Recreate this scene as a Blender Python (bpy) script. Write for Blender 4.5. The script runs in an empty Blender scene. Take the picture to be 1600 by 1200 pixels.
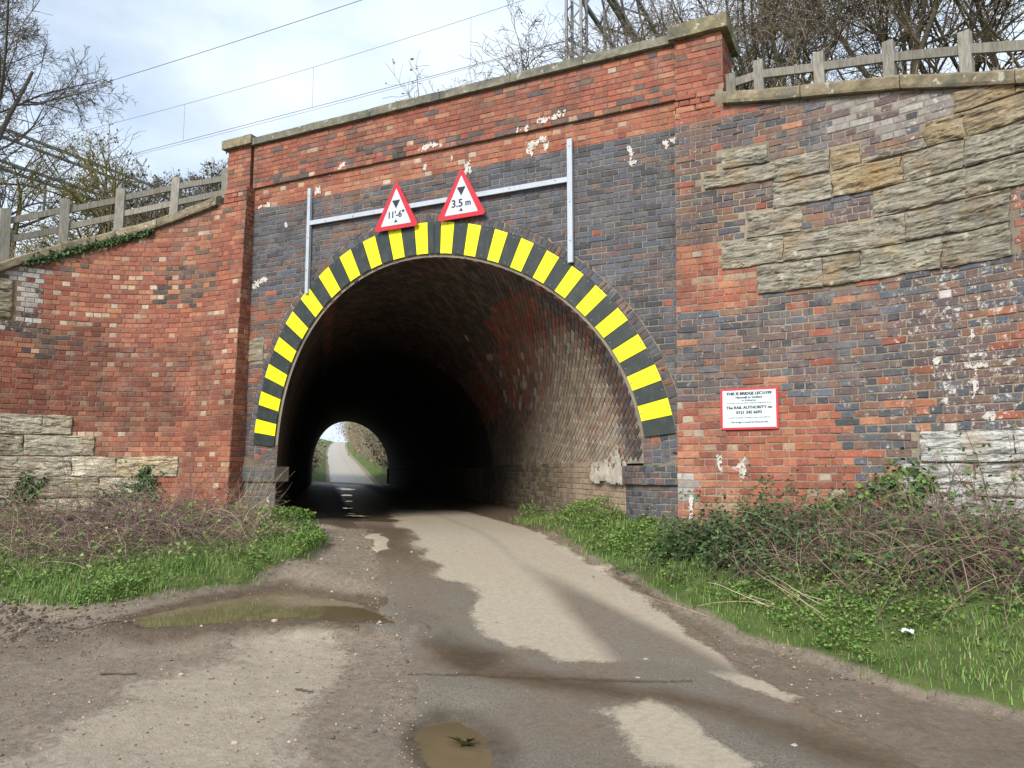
import bpy, math, random
import numpy as np
from mathutils import Vector

random.seed(3)
rng = np.random.default_rng(11)
scn = bpy.context.scene
COL = scn.collection

# ------------------------------------------------------------------ camera, sky, sun, exposure
CAM = np.array([5.351, -8.958, 0.83])
cam_data = bpy.data.cameras.new('camera')
cam = bpy.data.objects.new('camera', cam_data)
COL.objects.link(cam)
cam.location = CAM
cam.rotation_euler = (math.radians(90 + 6.314), 0, math.asin(0.441))
cam_data.sensor_width = 36
cam_data.lens = 27.45
cam_data.clip_start = 0.05
cam_data.clip_end = 3000
scn.camera = cam
FWD = np.array([-0.441, 0.8975])

SUN_AZ = math.radians(178)      # where the sun stands, measured from +Y towards +X
SUN_EL = math.radians(36)
world = bpy.data.worlds.new('World')
scn.world = world
world.use_nodes = True
wn, wl = world.node_tree.nodes, world.node_tree.links
wn.clear()
w_out = wn.new('ShaderNodeOutputWorld')
w_bg = wn.new('ShaderNodeBackground')
w_bg.inputs['Strength'].default_value = 0.1
sky = wn.new('ShaderNodeTexSky')
sky.sky_type = 'NISHITA'
sky.sun_disc = False
sky.sun_elevation = SUN_EL
sky.sun_rotation = SUN_AZ
sky.air_density = 1.0
sky.dust_density = 1.5
w_tc = wn.new('ShaderNodeTexCoord')
w_map = wn.new('ShaderNodeMapping')
w_map.inputs['Scale'].default_value = (1.0, 1.0, 2.2)
w_map.inputs['Location'].default_value = (0.35, 0.1, 0.2)
w_n = wn.new('ShaderNodeTexNoise')
w_n.inputs['Scale'].default_value = 2.2
w_n.inputs['Detail'].default_value = 7
w_n.inputs['Roughness'].default_value = 0.55
w_ramp = wn.new('ShaderNodeValToRGB')
w_ramp.color_ramp.elements[0].position = 0.33
w_ramp.color_ramp.elements[1].position = 0.60
w_ramp.color_ramp.elements[0].color = (0.42, 0.42, 0.42, 1)
w_ramp.color_ramp.elements[1].color = (0.97, 0.97, 0.97, 1)
w_n2 = wn.new('ShaderNodeTexNoise')
w_n2.inputs['Scale'].default_value = 4.5
w_n2.inputs['Detail'].default_value = 5
w_cl = wn.new('ShaderNodeValToRGB')
w_cl.color_ramp.elements[0].position = 0.35
w_cl.color_ramp.elements[1].position = 0.7
w_cl.color_ramp.elements[0].color = (5.3, 6.25, 7.5, 1)
w_cl.color_ramp.elements[1].color = (6.4, 7.1, 7.9, 1)
w_mix = wn.new('ShaderNodeMix')
w_mix.data_type = 'RGBA'
wl.new(w_tc.outputs['Generated'], w_map.inputs['Vector'])
wl.new(w_map.outputs['Vector'], w_n.inputs['Vector'])
wl.new(w_map.outputs['Vector'], w_n2.inputs['Vector'])
wl.new(w_n.outputs['Fac'], w_ramp.inputs['Fac'])
wl.new(w_n2.outputs['Fac'], w_cl.inputs['Fac'])
wl.new(w_ramp.outputs['Color'], w_mix.inputs['Factor'])
wl.new(sky.outputs['Color'], w_mix.inputs['A'])
wl.new(w_cl.outputs['Color'], w_mix.inputs['B'])
wl.new(w_mix.outputs['Result'], w_bg.inputs['Color'])
wl.new(w_bg.outputs['Background'], w_out.inputs['Surface'])

sun_data = bpy.data.lights.new('sun', 'SUN')
sun_data.energy = 2.6
sun_data.angle = math.radians(22)
sun_data.color = (1.0, 0.95, 0.87)
sun = bpy.data.objects.new('sun', sun_data)
COL.objects.link(sun)
sd = Vector((math.sin(SUN_AZ) * math.cos(SUN_EL), math.cos(SUN_AZ) * math.cos(SUN_EL), math.sin(SUN_EL)))
sun.rotation_euler = sd.to_track_quat('Z', 'Y').to_euler()
sun.location = (0, -20, 30)

scn.render.engine = 'CYCLES'
scn.view_settings.view_transform = 'Standard'
scn.view_settings.look = 'None'
scn.view_settings.exposure = 0.72
scn.view_settings.gamma = 1.0
scn.view_settings.use_curve_mapping = False
scn.cycles.max_bounces = 6
scn.cycles.diffuse_bounces = 3
scn.cycles.use_denoising = True

# ------------------------------------------------------------------ small maths
def hash3(ix, iy, iz, seed=0):
    h = (ix.astype(np.int64) * 374761393 + iy.astype(np.int64) * 668265263 + iz.astype(np.int64) * 2147483647 + seed * 1274126177) & 0xFFFFFFFF
    h = ((h ^ (h >> 13)) * 1274126177) & 0xFFFFFFFF
    h = (h ^ (h >> 16)) & 0xFFFFFFFF
    return h.astype(float) / 4294967295.0

def vnoise(x, y, z=None, seed=0):
    x = np.asarray(x, float); y = np.asarray(y, float)
    z = np.zeros_like(x) if z is None else np.asarray(z, float)
    x, y, z = np.broadcast_arrays(x, y, z)
    ix, iy, iz = np.floor(x), np.floor(y), np.floor(z)
    fx, fy, fz = x - ix, y - iy, z - iz
    fx, fy, fz = [f * f * (3 - 2 * f) for f in (fx, fy, fz)]
    r = 0
    for a in (0, 1):
        for b in (0, 1):
            for c in (0, 1):
                w = (fx if a else 1 - fx) * (fy if b else 1 - fy) * (fz if c else 1 - fz)
                r = r + w * hash3(ix + a, iy + b, iz + c, seed)
    return r

def fbm(x, y, z=None, oct=4, seed=0):
    r = 0; a = 0.5; s = 1.0
    for o in range(oct):
        r = r + a * vnoise(np.asarray(x) * s, np.asarray(y) * s, None if z is None else np.asarray(z) * s, seed + o * 17)
        a *= 0.5; s *= 2.03
    return r / (1 - 0.5 ** oct)

def smooth(e0, e1, x):
    t = np.clip((np.asarray(x) - e0) / (e1 - e0), 0, 1)
    return t * t * (3 - 2 * t)

def norm(v):
    return v / np.maximum(np.linalg.norm(v, axis=-1, keepdims=True), 1e-9)

def poly_sd(px, py, poly):
    """signed distance to a polygon in plan, negative inside"""
    poly = np.asarray(poly, float)
    n = len(poly)
    d = np.full(px.shape, 1e9); inside = np.zeros(px.shape, bool)
    for i in range(n):
        a = poly[i]; b = poly[(i + 1) % n]
        e = b - a
        wx, wy = px - a[0], py - a[1]
        t = np.clip((wx * e[0] + wy * e[1]) / (e @ e), 0, 1)
        d = np.minimum(d, np.hypot(wx - e[0] * t, wy - e[1] * t))
        c = ((a[1] > py) != (b[1] > py))
        with np.errstate(divide='ignore', invalid='ignore'):
            xi = (b[0] - a[0]) * (py - a[1]) / (b[1] - a[1] if b[1] != a[1] else 1e-9) + a[0]
        inside ^= c & (px < xi)
    return np.where(inside, -d, d)

# ------------------------------------------------------------------ object helpers
def world_of(o):
    v = np.zeros(3)
    while o is not None:
        v = v + np.array(o.location); o = o.parent
    return v

def mk(name, V, Q=None, T=None, col=None, mat=None, parent=None, smooth_shade=False, attrs=None, origin=None, kind=None, link=True):
    V = np.asarray(V, float).reshape(-1, 3)
    off = world_of(parent) if parent is not None else np.zeros(3)
    loc = np.zeros(3)
    if origin is not None:
        loc = np.asarray(origin, float) - off
    me = bpy.data.meshes.new(name)
    me.vertices.add(len(V))
    me.vertices.foreach_set('co', (V - off - loc).astype(np.float32).ravel())
    nq = 0 if Q is None else len(Q)
    nt = 0 if T is None else len(T)
    parts = []; starts = []
    if nq:
        parts.append(np.asarray(Q).ravel()); starts.append(np.arange(nq) * 4)
    if nt:
        parts.append(np.asarray(T).ravel()); starts.append(nq * 4 + np.arange(nt) * 3)
    loops = np.concatenate(parts).astype(np.int32)
    me.loops.add(len(loops)); me.loops.foreach_set('vertex_index', loops)
    me.polygons.add(nq + nt)
    me.polygons.foreach_set('loop_start', np.concatenate(starts).astype(np.int32))
    me.polygons.foreach_set('use_smooth', np.full(nq + nt, smooth_shade, bool))
    if col is not None:
        col = np.asarray(col, float).reshape(-1, col.shape[-1]) if col.ndim > 1 else np.tile(col, (len(V), 1))
        if col.shape[1] == 3:
            col = np.concatenate([col, np.zeros((len(col), 1))], 1)
        ca = me.color_attributes.new('Col', 'FLOAT_COLOR', 'POINT')
        ca.data.foreach_set('color', col.astype(np.float32).ravel())
    if attrs:
        for k, a in attrs.items():
            at = me.attributes.new(k, 'FLOAT', 'POINT')
            at.data.foreach_set('value', np.asarray(a, np.float32).ravel())
    me.update(calc_edges=True)
    if mat is not None:
        me.materials.append(mat)
    o = bpy.data.objects.new(name, me)
    o.location = loc
    if parent is not None:
        o.parent = parent
    if kind:
        o['kind'] = kind
    if link:
        COL.objects.link(o)
    return o

def thing(name, label, cat, loc=(0, 0, 0), group=None):
    o = bpy.data.objects.new(name, None)
    o.empty_display_size = 0.2
    o.location = loc
    COL.objects.link(o)
    o['label'] = label; o['category'] = cat; o['kind'] = 'thing'
    if group:
        o['group'] = group
    return o

def tag(o, label, cat, group=None):
    o['label'] = label; o['category'] = cat; o['kind'] = 'thing'
    if group:
        o['group'] = group
    return o

class MB:
    """collects boxes, prisms and loose faces"""
    def __init__(s):
        s.V = []; s.Q = []; s.T = []; s.C = []; s.n = 0
    def add(s, V, Q=(), T=(), c=None):
        V = np.asarray(V, float).reshape(-1, 3)
        s.V.append(V)
        if len(Q): s.Q.append(np.asarray(Q) + s.n)
        if len(T): s.T.append(np.asarray(T) + s.n)
        c = np.array((0.5, 0.5, 0.5) if c is None else c, float)
        s.C.append(np.tile(c, (len(V), 1)) if c.ndim == 1 else c)
        s.n += len(V)
    def hexa(s, p8, c=None):
        """eight corners: bottom ring 0-3, top ring 4-7"""
        s.add(p8, Q=[(0, 3, 2, 1), (4, 5, 6, 7), (0, 1, 5, 4), (1, 2, 6, 5), (2, 3, 7, 6), (3, 0, 4, 7)], c=c)
    def box(s, x0, x1, y0, y1, z0, z1, c=None):
        s.hexa([(x0, y0, z0), (x1, y0, z0), (x1, y1, z0), (x0, y1, z0), (x0, y0, z1), (x1, y0, z1), (x1, y1, z1), (x0, y1, z1)], c)
    def beam(s, a, b, w, h, up=(0, 0, 1), c=None):
        a = np.asarray(a, float); b = np.asarray(b, float)
        d = norm(b - a); up = np.asarray(up, float)
        sx = norm(np.cross(d, up)); sz = np.cross(sx, d)
        r = [(-w / 2, -h / 2), (w / 2, -h / 2), (w / 2, h / 2), (-w / 2, h / 2)]
        s.hexa([a + sx * i + sz * j for i, j in r] + [b + sx * i + sz * j for i, j in r], c)
    def prism(s, ring, off, c=None):
        ring = np.asarray(ring, float); n = len(ring)
        V = np.concatenate([ring, ring + np.asarray(off, float)])
        cen0 = ring.mean(0); cen1 = cen0 + np.asarray(off, float)
        V = np.concatenate([V, [cen0, cen1]])
        Q = [(i, (i + 1) % n, n + (i + 1) % n, n + i) for i in range(n)]
        T = [((i + 1) % n, i, 2 * n) for i in range(n)] + [(n + i, n + (i + 1) % n, 2 * n + 1) for i in range(n)]
        s.add(V, Q, T, c)
    def build(s, name, mat, parent=None, **k):
        V = np.concatenate(s.V); C = np.concatenate([c[:, :3] if c.shape[1] > 3 else c for c in s.C])
        return mk(name, V, np.concatenate(s.Q) if s.Q else None, np.concatenate(s.T) if s.T else None, col=C, mat=mat, parent=parent, **k)

def stems(P, R, m=4):
    """tubes along polylines: P (n,k,3), R (n,k) -> V, Q"""
    n, k, _ = P.shape
    d = np.empty_like(P)
    d[:, 1:-1] = P[:, 2:] - P[:, :-2]; d[:, 0] = P[:, 1] - P[:, 0]; d[:, -1] = P[:, -1] - P[:, -2]
    d = norm(d)
    ref = np.where(np.abs(d[..., 2:3]) > 0.9, np.array([1.0, 0, 0]), np.array([0, 0, 1.0]))
    a = norm(np.cross(d, ref)); b = np.cross(d, a)
    ang = np.arange(m) * 2 * math.pi / m
    V = P[:, :, None, :] + R[:, :, None, None] * (a[:, :, None, :] * np.cos(ang)[None, None, :, None] + b[:, :, None, :] * np.sin(ang)[None, None, :, None])
    base = (np.arange(n)[:, None, None] * k + np.arange(k - 1)[None, :, None]) * m
    j = np.arange(m)[None, None, :]; j2 = (j + 1) % m
    Q = np.stack([base + j, base + j2, base + m + j2, base + m + j], -1).reshape(-1, 4)
    return V.reshape(-1, 3), Q

def leaf_faces(pos, d, nrm, L, W, fold=0.25):
    """folded diamond leaves -> V, T"""
    n = len(pos)
    d = norm(d); s = norm(np.cross(d, nrm)); u = np.cross(s, d)
    L = L[:, None]; W = W[:, None]
    b = pos; t = pos + d * L
    l = pos + d * L * 0.45 + s * W + u * W * fold
    r = pos + d * L * 0.45 - s * W + u * W * fold
    V = np.stack([b, l, t, r], 1).reshape(-1, 3)
    i = np.arange(n)[:, None] * 4
    T = np.concatenate([i + np.array([[0, 2, 1]]), i + np.array([[0, 3, 2]])], 0)
    return V, T

def rand_dir(n, r=None):
    r = rng if r is None else r
    v = r.normal(size=(n, 3))
    return norm(v)

# ------------------------------------------------------------------ materials
class NT:
    def __init__(s, name):
        s.m = bpy.data.materials.new(name); s.m.use_nodes = True
        s.t = s.m.node_tree; s.t.nodes.clear()
        s.out = s.n('ShaderNodeOutputMaterial'); s.b = s.n('ShaderNodeBsdfPrincipled')
        s.l(s.b.outputs[0], s.out.inputs[0])
        s.pos = s.n('ShaderNodeNewGeometry').outputs['Position']
    def n(s, t, **k):
        o = s.t.nodes.new(t)
        for a, v in k.items(): setattr(o, a, v)
        return o
    def l(s, a, b): s.t.links.new(a, b)
    def set(s, sock, v):
        if isinstance(v, bpy.types.NodeSocket): s.l(v, sock)
        else: sock.default_value = v
    def noise(s, scale, detail=4, rough=0.55, vec=None, sc3=None, dist=0.0):
        v = s.pos if vec is None else vec
        if sc3 is not None:
            mp = s.n('ShaderNodeMapping'); mp.inputs['Scale'].default_value = sc3; s.l(v, mp.inputs['Vector']); v = mp.outputs[0]
        o = s.n('ShaderNodeTexNoise'); o.inputs['Scale'].default_value = scale; o.inputs['Detail'].default_value = detail
        o.inputs['Roughness'].default_value = rough; o.inputs['Distortion'].default_value = dist
        s.l(v, o.inputs['Vector']); return o.outputs['Fac']
    def ramp(s, f, stops):
        o = s.n('ShaderNodeValToRGB'); e = o.color_ramp.elements
        while len(e) < len(stops): e.new(0.5)
        for i, (p, c) in enumerate(stops):
            e[i].position = p; e[i].color = (c, c, c, 1) if not hasattr(c, '__len__') else (*c[:3], 1)
        s.set(o.inputs[0], f); return o.outputs['Color']
    def mix(s, f, a, b, mode='MIX'):
        o = s.n('ShaderNodeMix', data_type='RGBA', blend_type=mode)
        s.set(o.inputs['Factor'], f)
        for nm, v in (('A', a), ('B', b)):
            if isinstance(v, bpy.types.NodeSocket): s.l(v, o.inputs[nm])
            else: o.inputs[nm].default_value = (*v[:3], 1)
        return o.outputs['Result']
    def math(s, op, a, b=0.0, clamp=False):
        o = s.n('ShaderNodeMath', operation=op, use_clamp=clamp); s.set(o.inputs[0], a); s.set(o.inputs[1], b); return o.outputs[0]
    def attr(s, name):
        return s.n('ShaderNodeAttribute', attribute_name=name)
    def bump(s, h, strength=0.5, dist=0.01):
        o = s.n('ShaderNodeBump'); o.inputs['Strength'].default_value = strength; o.inputs['Distance'].default_value = dist
        s.set(o.inputs['Height'], h); s.l(o.outputs[0], s.b.inputs['Normal'])
    def fin(s, col, rough=0.8, spec=0.3, metal=0.0):
        s.set(s.b.inputs['Base Color'], col if isinstance(col, bpy.types.NodeSocket) else (*col[:3], 1))
        s.set(s.b.inputs['Roughness'], rough); s.b.inputs['Specular IOR Level'].default_value = spec; s.b.inputs['Metallic'].default_value = metal
        return s.m

def m_brick():
    k = NT('brick_face'); a = k.attr('Col')
    c = a.outputs['Color']; sp = a.outputs['Alpha']
    n1 = k.noise(26, 5, 0.65); n2 = k.noise(2.3, 4, 0.6); n3 = k.noise(75, 3, 0.7); n4 = k.noise(1.5, 6, 0.65, sc3=(1.6, 1.6, 0.3))
    c = k.mix(1.0, c, k.ramp(n1, [(0.25, 0.7), (0.75, 1.25)]), 'MULTIPLY')
    c = k.mix(k.ramp(n2, [(0.5, 0.0), (0.75, 0.3)]), c, (0.055, 0.045, 0.04))
    c = k.mix(k.ramp(n4, [(0.5, 0.0), (0.7, 0.5)]), c, (0.05, 0.04, 0.036))
    n5 = k.noise(16, 6, 0.78); n6 = k.noise(5.5, 6, 0.75); n7 = k.noise(0.9, 4, 0.6)
    haze_ = k.math('MULTIPLY', k.ramp(n6, [(0.48, 0.0), (0.7, 0.5)]), k.ramp(n7, [(0.4, 0.15), (0.65, 1.0)]))
    c = k.mix(haze_, c, (0.34, 0.29, 0.24))
    c = k.mix(k.ramp(k.noise(9, 6, 0.8), [(0.58, 0.0), (0.72, 0.55)]), c, (0.06, 0.05, 0.045))
    lim = k.math('MULTIPLY', k.ramp(k.math('ADD', n5, k.math('MULTIPLY', sp, 0.22)), [(0.66, 0.0), (0.73, 0.85)]), k.math('ADD', k.math('MULTIPLY', sp, 1.6), 0.15), True)
    c = k.mix(lim, c, (0.56, 0.53, 0.48))
    k.bump(k.math('ADD', n1, k.math('MULTIPLY', n3, 0.6)), 0.7, 0.006)
    return k.fin(c, 0.78, 0.35)

def m_col(name, rough=0.8, spec=0.3, ns=20, lo=0.75, hi=1.25, bump=0.3, bd=0.005, metal=0.0, stain=None):
    k = NT(name); c = k.attr('Col').outputs['Color']
    n1 = k.noise(ns, 4, 0.6)
    c = k.mix(1.0, c, k.ramp(n1, [(0.25, lo), (0.75, hi)]), 'MULTIPLY')
    if stain is not None:
        c = k.mix(k.ramp(k.noise(stain[0], 5, 0.65), [(0.5, 0.0), (0.68, stain[2])]), c, stain[1])
    if bump: k.bump(n1, bump, bd)
    return k.fin(c, rough, spec, metal)

def m_mortar():
    k = NT('mortar'); c = k.attr('Col').outputs['Color']
    n1 = k.noise(60, 4, 0.7); n2 = k.noise(1.7, 4)
    c = k.mix(1.0, c, k.ramp(n1, [(0.3, 0.6), (0.75, 1.25)]), 'MULTIPLY')
    c = k.mix(k.ramp(n2, [(0.45, 0.0), (0.7, 0.55)]), c, (0.07, 0.058, 0.048))
    k.bump(n1, 0.6, 0.006)
    return k.fin(c, 0.95, 0.15)

def m_stone():
    k = NT('weathered_stone'); a = k.attr('Col'); c = a.outputs['Color']
    n1 = k.noise(6, 7, 0.75, sc3=(1, 1, 4.5), dist=0.6); n2 = k.noise(3, 5, 0.6); n3 = k.noise(40, 4, 0.7); n4 = k.noise(5, 4, 0.6, sc3=(1.3, 1.3, 1.0))
    c = k.mix(1.0, c, k.ramp(n1, [(0.34, 0.3), (0.6, 1.2)]), 'MULTIPLY')
    lam = k.noise(2.4, 5, 0.7, sc3=(1.1, 1.1, 11.0), dist=0.9)
    c = k.mix(k.ramp(lam, [(0.36, 0.9), (0.47, 0.0)]), c, (0.055, 0.052, 0.045))
    c = k.mix(k.ramp(lam, [(0.56, 0.0), (0.68, 0.55)]), c, (0.5, 0.46, 0.37))
    c = k.mix(k.ramp(k.noise(2.2, 6, 0.75, sc3=(1, 1, 2.2)), [(0.5, 0.0), (0.66, 0.6)]), c, (0.12, 0.112, 0.095))
    c = k.mix(k.ramp(n2, [(0.52, 0.0), (0.68, 0.5)]), c, (0.30, 0.19, 0.08))
    c = k.mix(k.ramp(n4, [(0.62, 0.0), (0.7, 0.6)]), c, (0.58, 0.55, 0.46))
    c = k.mix(k.ramp(n3, [(0.58, 0.0), (0.72, 0.6)]), c, (0.07, 0.068, 0.06))
    k.bump(k.math('ADD', n1, k.math('MULTIPLY', n3, 0.5)), 0.8, 0.02)
    return k.fin(c, 0.92, 0.2)

def m_coping():
    k = NT('coping_stone_lichen'); c = k.attr('Col').outputs['Color']
    n1 = k.noise(9, 6, 0.7); n2 = k.noise(2.6, 5, 0.6); n3 = k.noise(55, 4, 0.7)
    c = k.mix(1.0, c, k.ramp(n1, [(0.3, 0.5), (0.7, 1.3)]), 'MULTIPLY')
    c = k.mix(k.ramp(n2, [(0.5, 0.0), (0.66, 0.75)]), c, (0.075, 0.085, 0.075))
    c = k.mix(k.ramp(k.noise(14, 3), [(0.62, 0.0), (0.68, 0.8)]), c, (0.42, 0.42, 0.36))
    k.bump(k.math('ADD', n1, n3), 0.6, 0.012)
    return k.fin(c, 0.92, 0.2)

def m_lining():
    k = NT('sooty_dimmed_lining'); c = k.attr('Col').outputs['Color']
    n1 = k.noise(14, 5, 0.7); n2 = k.noise(1.2, 5, 0.65)
    c = k.mix(1.0, c, k.ramp(n1, [(0.3, 0.5), (0.7, 1.4)]), 'MULTIPLY')
    c = k.mix(k.ramp(n2, [(0.45, 0.0), (0.65, 0.6)]), c, (0.02, 0.018, 0.016))
    k.bump(n1, 0.7, 0.02)
    return k.fin(c, 0.9, 0.2)

def m_road():
    k = NT('road_surface')
    dry = k.attr('dry').outputs['Fac']; wet = k.attr('wet').outputs['Fac']; mud = k.attr('mud').outputs['Fac']
    n1 = k.noise(3.2, 6, 0.65); n2 = k.noise(70, 4, 0.8); n3 = k.noise(22, 5, 0.7); n4 = k.noise(110, 3, 0.75)
    asphalt = k.mix(k.ramp(n2, [(0.35, 0.0), (0.72, 1.0)]), (0.095, 0.082, 0.065), (0.25, 0.22, 0.175))
    mudc = k.mix(k.ramp(n3, [(0.3, 0.0), (0.7, 1.0)]), (0.115, 0.085, 0.058), (0.225, 0.17, 0.122))
    dryc = k.mix(k.ramp(n3, [(0.3, 0.0), (0.75, 1.0)]), (0.335, 0.285, 0.215), (0.46, 0.395, 0.305))
    dryc = k.mix(k.ramp(n4, [(0.6, 0.0), (0.7, 0.45)]), dryc, (0.17, 0.14, 0.11))
    jit = k.math('ADD', k.math('MULTIPLY', k.math('SUBTRACT', n1, 0.5), 0.55), k.math('MULTIPLY', k.math('SUBTRACT', n3, 0.5), 0.55))
    jit = k.math('ADD', jit, k.math('MULTIPLY', k.math('SUBTRACT', n2, 0.5), 0.6))
    fm = k.ramp(k.math('ADD', mud, jit), [(0.35, 0.0), (0.65, 1.0)])
    asphalt = k.mix(k.ramp(k.noise(120, 3, 0.7), [(0.58, 0.0), (0.66, 0.9)]), asphalt, (0.3, 0.27, 0.22))
    asphalt = k.mix(k.ramp(k.noise(1.6, 6, 0.7), [(0.42, 0.0), (0.62, 0.75)]), asphalt, mudc)
    fd = k.ramp(k.math('ADD', dry, jit), [(0.36, 0.0), (0.64, 1.0)])
    c = k.mix(fm, asphalt, mudc)
    c = k.mix(fd, c, dryc)
    c = k.mix(k.ramp(k.math('ADD', k.attr('streak').outputs['Fac'], k.math('MULTIPLY', jit, 0.5)), [(0.12, 0.0), (0.8, 0.92)]), c, asphalt)
    fw = k.ramp(k.math('ADD', wet, k.math('MULTIPLY', jit, 0.7)), [(0.2, 0.0), (0.85, 1.0)])
    c = k.mix(fw, c, k.mix(1.0, c, (0.48, 0.45, 0.4), 'MULTIPLY'))
    k.bump(k.math('ADD', k.math('MULTIPLY', n2, 1.0), k.math('MULTIPLY', n3, 0.8)), 0.8, 0.012)
    r = k.math('SUBTRACT', k.math('SUBTRACT', 0.92, k.math('MULTIPLY', fw, 0.5)), k.math('MULTIPLY', k.attr('gloss').outputs['Fac'], 0.5))
    return k.fin(c, r, 0.35)

def m_ground():
    k = NT('ground_soil')
    dry = k.attr('dry').outputs['Fac']; wet = k.attr('wet').outputs['Fac']; grs = k.attr('grass').outputs['Fac']
    n1 = k.noise(2.6, 6, 0.65); n2 = k.noise(60, 5, 0.8); n3 = k.noise(18, 5, 0.7); n4 = k.noise(95, 3, 0.75)
    soil = k.mix(k.ramp(n3, [(0.3, 0.0), (0.7, 1.0)]), (0.165, 0.132, 0.10), (0.30, 0.245, 0.188))
    dryc = k.mix(k.ramp(n3, [(0.25, 0.0), (0.75, 1.0)]), (0.31, 0.26, 0.2), (0.45, 0.385, 0.3))
    grit = k.ramp(n4, [(0.58, 0.0), (0.7, 0.55)])
    jit = k.math('ADD', k.math('MULTIPLY', k.math('SUBTRACT', n1, 0.5), 0.9), k.math('MULTIPLY', k.math('SUBTRACT', n3, 0.5), 0.5))
    jit = k.math('ADD', jit, k.math('MULTIPLY', k.math('SUBTRACT', n2, 0.5), 0.3))
    fd = k.ramp(k.math('ADD', dry, jit), [(0.38, 0.0), (0.66, 1.0)])
    c = k.mix(fd, soil, dryc)
    c = k.mix(grit, c, (0.13, 0.105, 0.085))
    c = k.mix(k.ramp(k.noise(85, 2, 0.7), [(0.64, 0.0), (0.69, 0.8)]), c, (0.42, 0.36, 0.28))
    fg = k.ramp(k.math('ADD', grs, k.math('MULTIPLY', jit, 0.6)), [(0.4, 0.0), (0.65, 1.0)])
    gc = k.mix(k.ramp(n1, [(0.35, 0.0), (0.65, 1.0)]), (0.06, 0.1, 0.022), (0.12, 0.16, 0.045))
    c = k.mix(fg, c, gc)
    fw = k.ramp(k.math('ADD', wet, k.math('MULTIPLY', jit, 0.5)), [(0.3, 0.0), (0.7, 1.0)])
    c = k.mix(fw, c, k.mix(1.0, c, (0.55, 0.5, 0.45), 'MULTIPLY'))
    k.bump(k.math('ADD', n2, k.math('MULTIPLY', n3, 1.2)), 0.9, 0.018)
    return k.fin(c, k.math('SUBTRACT', 0.95, k.math('MULTIPLY', fw, 0.4)), 0.3)

def m_water():
    k = NT('muddy_water')
    n1 = k.noise(1.5, 3)
    c = k.mix(k.ramp(n1, [(0.3, 0.0), (0.7, 1.0)]), (0.13, 0.094, 0.052), (0.185, 0.138, 0.08))
    k.bump(k.noise(9, 2), 0.03, 0.01)
    return k.fin(c, 0.04, 0.5)

def m_wood():
    k = NT('weathered_timber'); c = k.attr('Col').outputs['Color']
    n1 = k.noise(6, 6, 0.7, sc3=(8, 8, 1)); n2 = k.noise(3, 4)
    c = k.mix(1.0, c, k.ramp(n1, [(0.3, 0.5), (0.7, 1.3)]), 'MULTIPLY')
    c = k.mix(k.ramp(n2, [(0.5, 0.0), (0.7, 0.35)]), c, (0.12, 0.13, 0.08))
    k.bump(n1, 0.6, 0.006)
    return k.fin(c, 0.9, 0.2)

def m_flat(name, c, rough=0.5, spec=0.4, dirt=0.25, metal=0.0):
    k = NT(name)
    n = k.noise(7, 5, 0.65)
    cc = k.mix(k.ramp(n, [(0.48, 0.0), (0.75, min(1, dirt * 1.6))]), c, (0.16, 0.14, 0.11))
    cc = k.mix(k.ramp(k.noise(9, 6, 0.7, sc3=(2.5, 2.5, 0.35)), [(0.5, 0.0), (0.75, dirt * 1.5)]), cc, (0.12, 0.11, 0.09))
    return k.fin(cc, rough, spec, metal)

M = dict(
    brick=m_brick(), mortar=m_mortar(), stone=m_stone(), coping=m_coping(), lining=m_lining(), road=m_road(), ground=m_ground(), water=m_water(), wood=m_wood(),
    bark=m_col('bark', 0.9, 0.2, 12, 0.6, 1.3, 0.5, 0.01), twig=m_col('twig', 0.85, 0.2, 15, 0.8, 1.2, 0),
    leaf=m_col('leaf', 0.55, 0.35, 30, 0.8, 1.2, 0), grass=m_col('grass_blade', 0.6, 0.3, 10, 0.8, 1.2, 0), pebble=m_col('pebble', 0.85, 0.3, 60, 0.8, 1.2, 0.2),
    yellow=m_flat('yellow_sheeting', (0.86, 0.84, 0.004), 0.45, 0.4, 0.09), black=m_flat('black_sheeting', (0.022, 0.032, 0.03), 0.4, 0.45, 0.15),
    red=m_flat('red_sheeting', (0.52, 0.02, 0.035), 0.4, 0.4, 0.08), white=m_flat('white_sheeting', (0.55, 0.60, 0.68), 0.4, 0.4, 0.1), ink=m_flat('black_ink', (0.02, 0.024, 0.03), 0.5, 0.3, 0.05),
    steel=m_flat('galvanised_steel', (0.44, 0.485, 0.55), 0.5, 0.5, 0.15, 0.0), bolt=m_flat('bolt_head', (0.25, 0.25, 0.25), 0.4, 0.5, 0.3, 0.6), mast=m_flat('mast_steel', (0.2, 0.215, 0.22), 0.6, 0.4, 0.4, 0.3),
    wire=m_flat('wire_metal', (0.07, 0.07, 0.075), 0.6, 0.3, 0.1), lime=m_col('lime_crust', 0.9, 0.2, 40, 0.75, 1.15, 0.5, 0.01), pale=m_flat('pale_sheeting', (0.56, 0.64, 0.68), 0.4, 0.4, 0.05), paper=m_flat('white_paper', (0.8, 0.8, 0.78), 0.8, 0.2, 0.1))

# ------------------------------------------------------------------ ground height
DK = [-80, 0, 2, 4, 6, 8, 10.2, 400]
ZK = [-0.68, -0.68, -0.67, -0.63, -0.48, -0.22, 0, 0]
TD = np.array([-0.638, 0.770])          # tunnel axis in plan
TN = np.array([0.770, 0.638])           # across the tunnel

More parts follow.
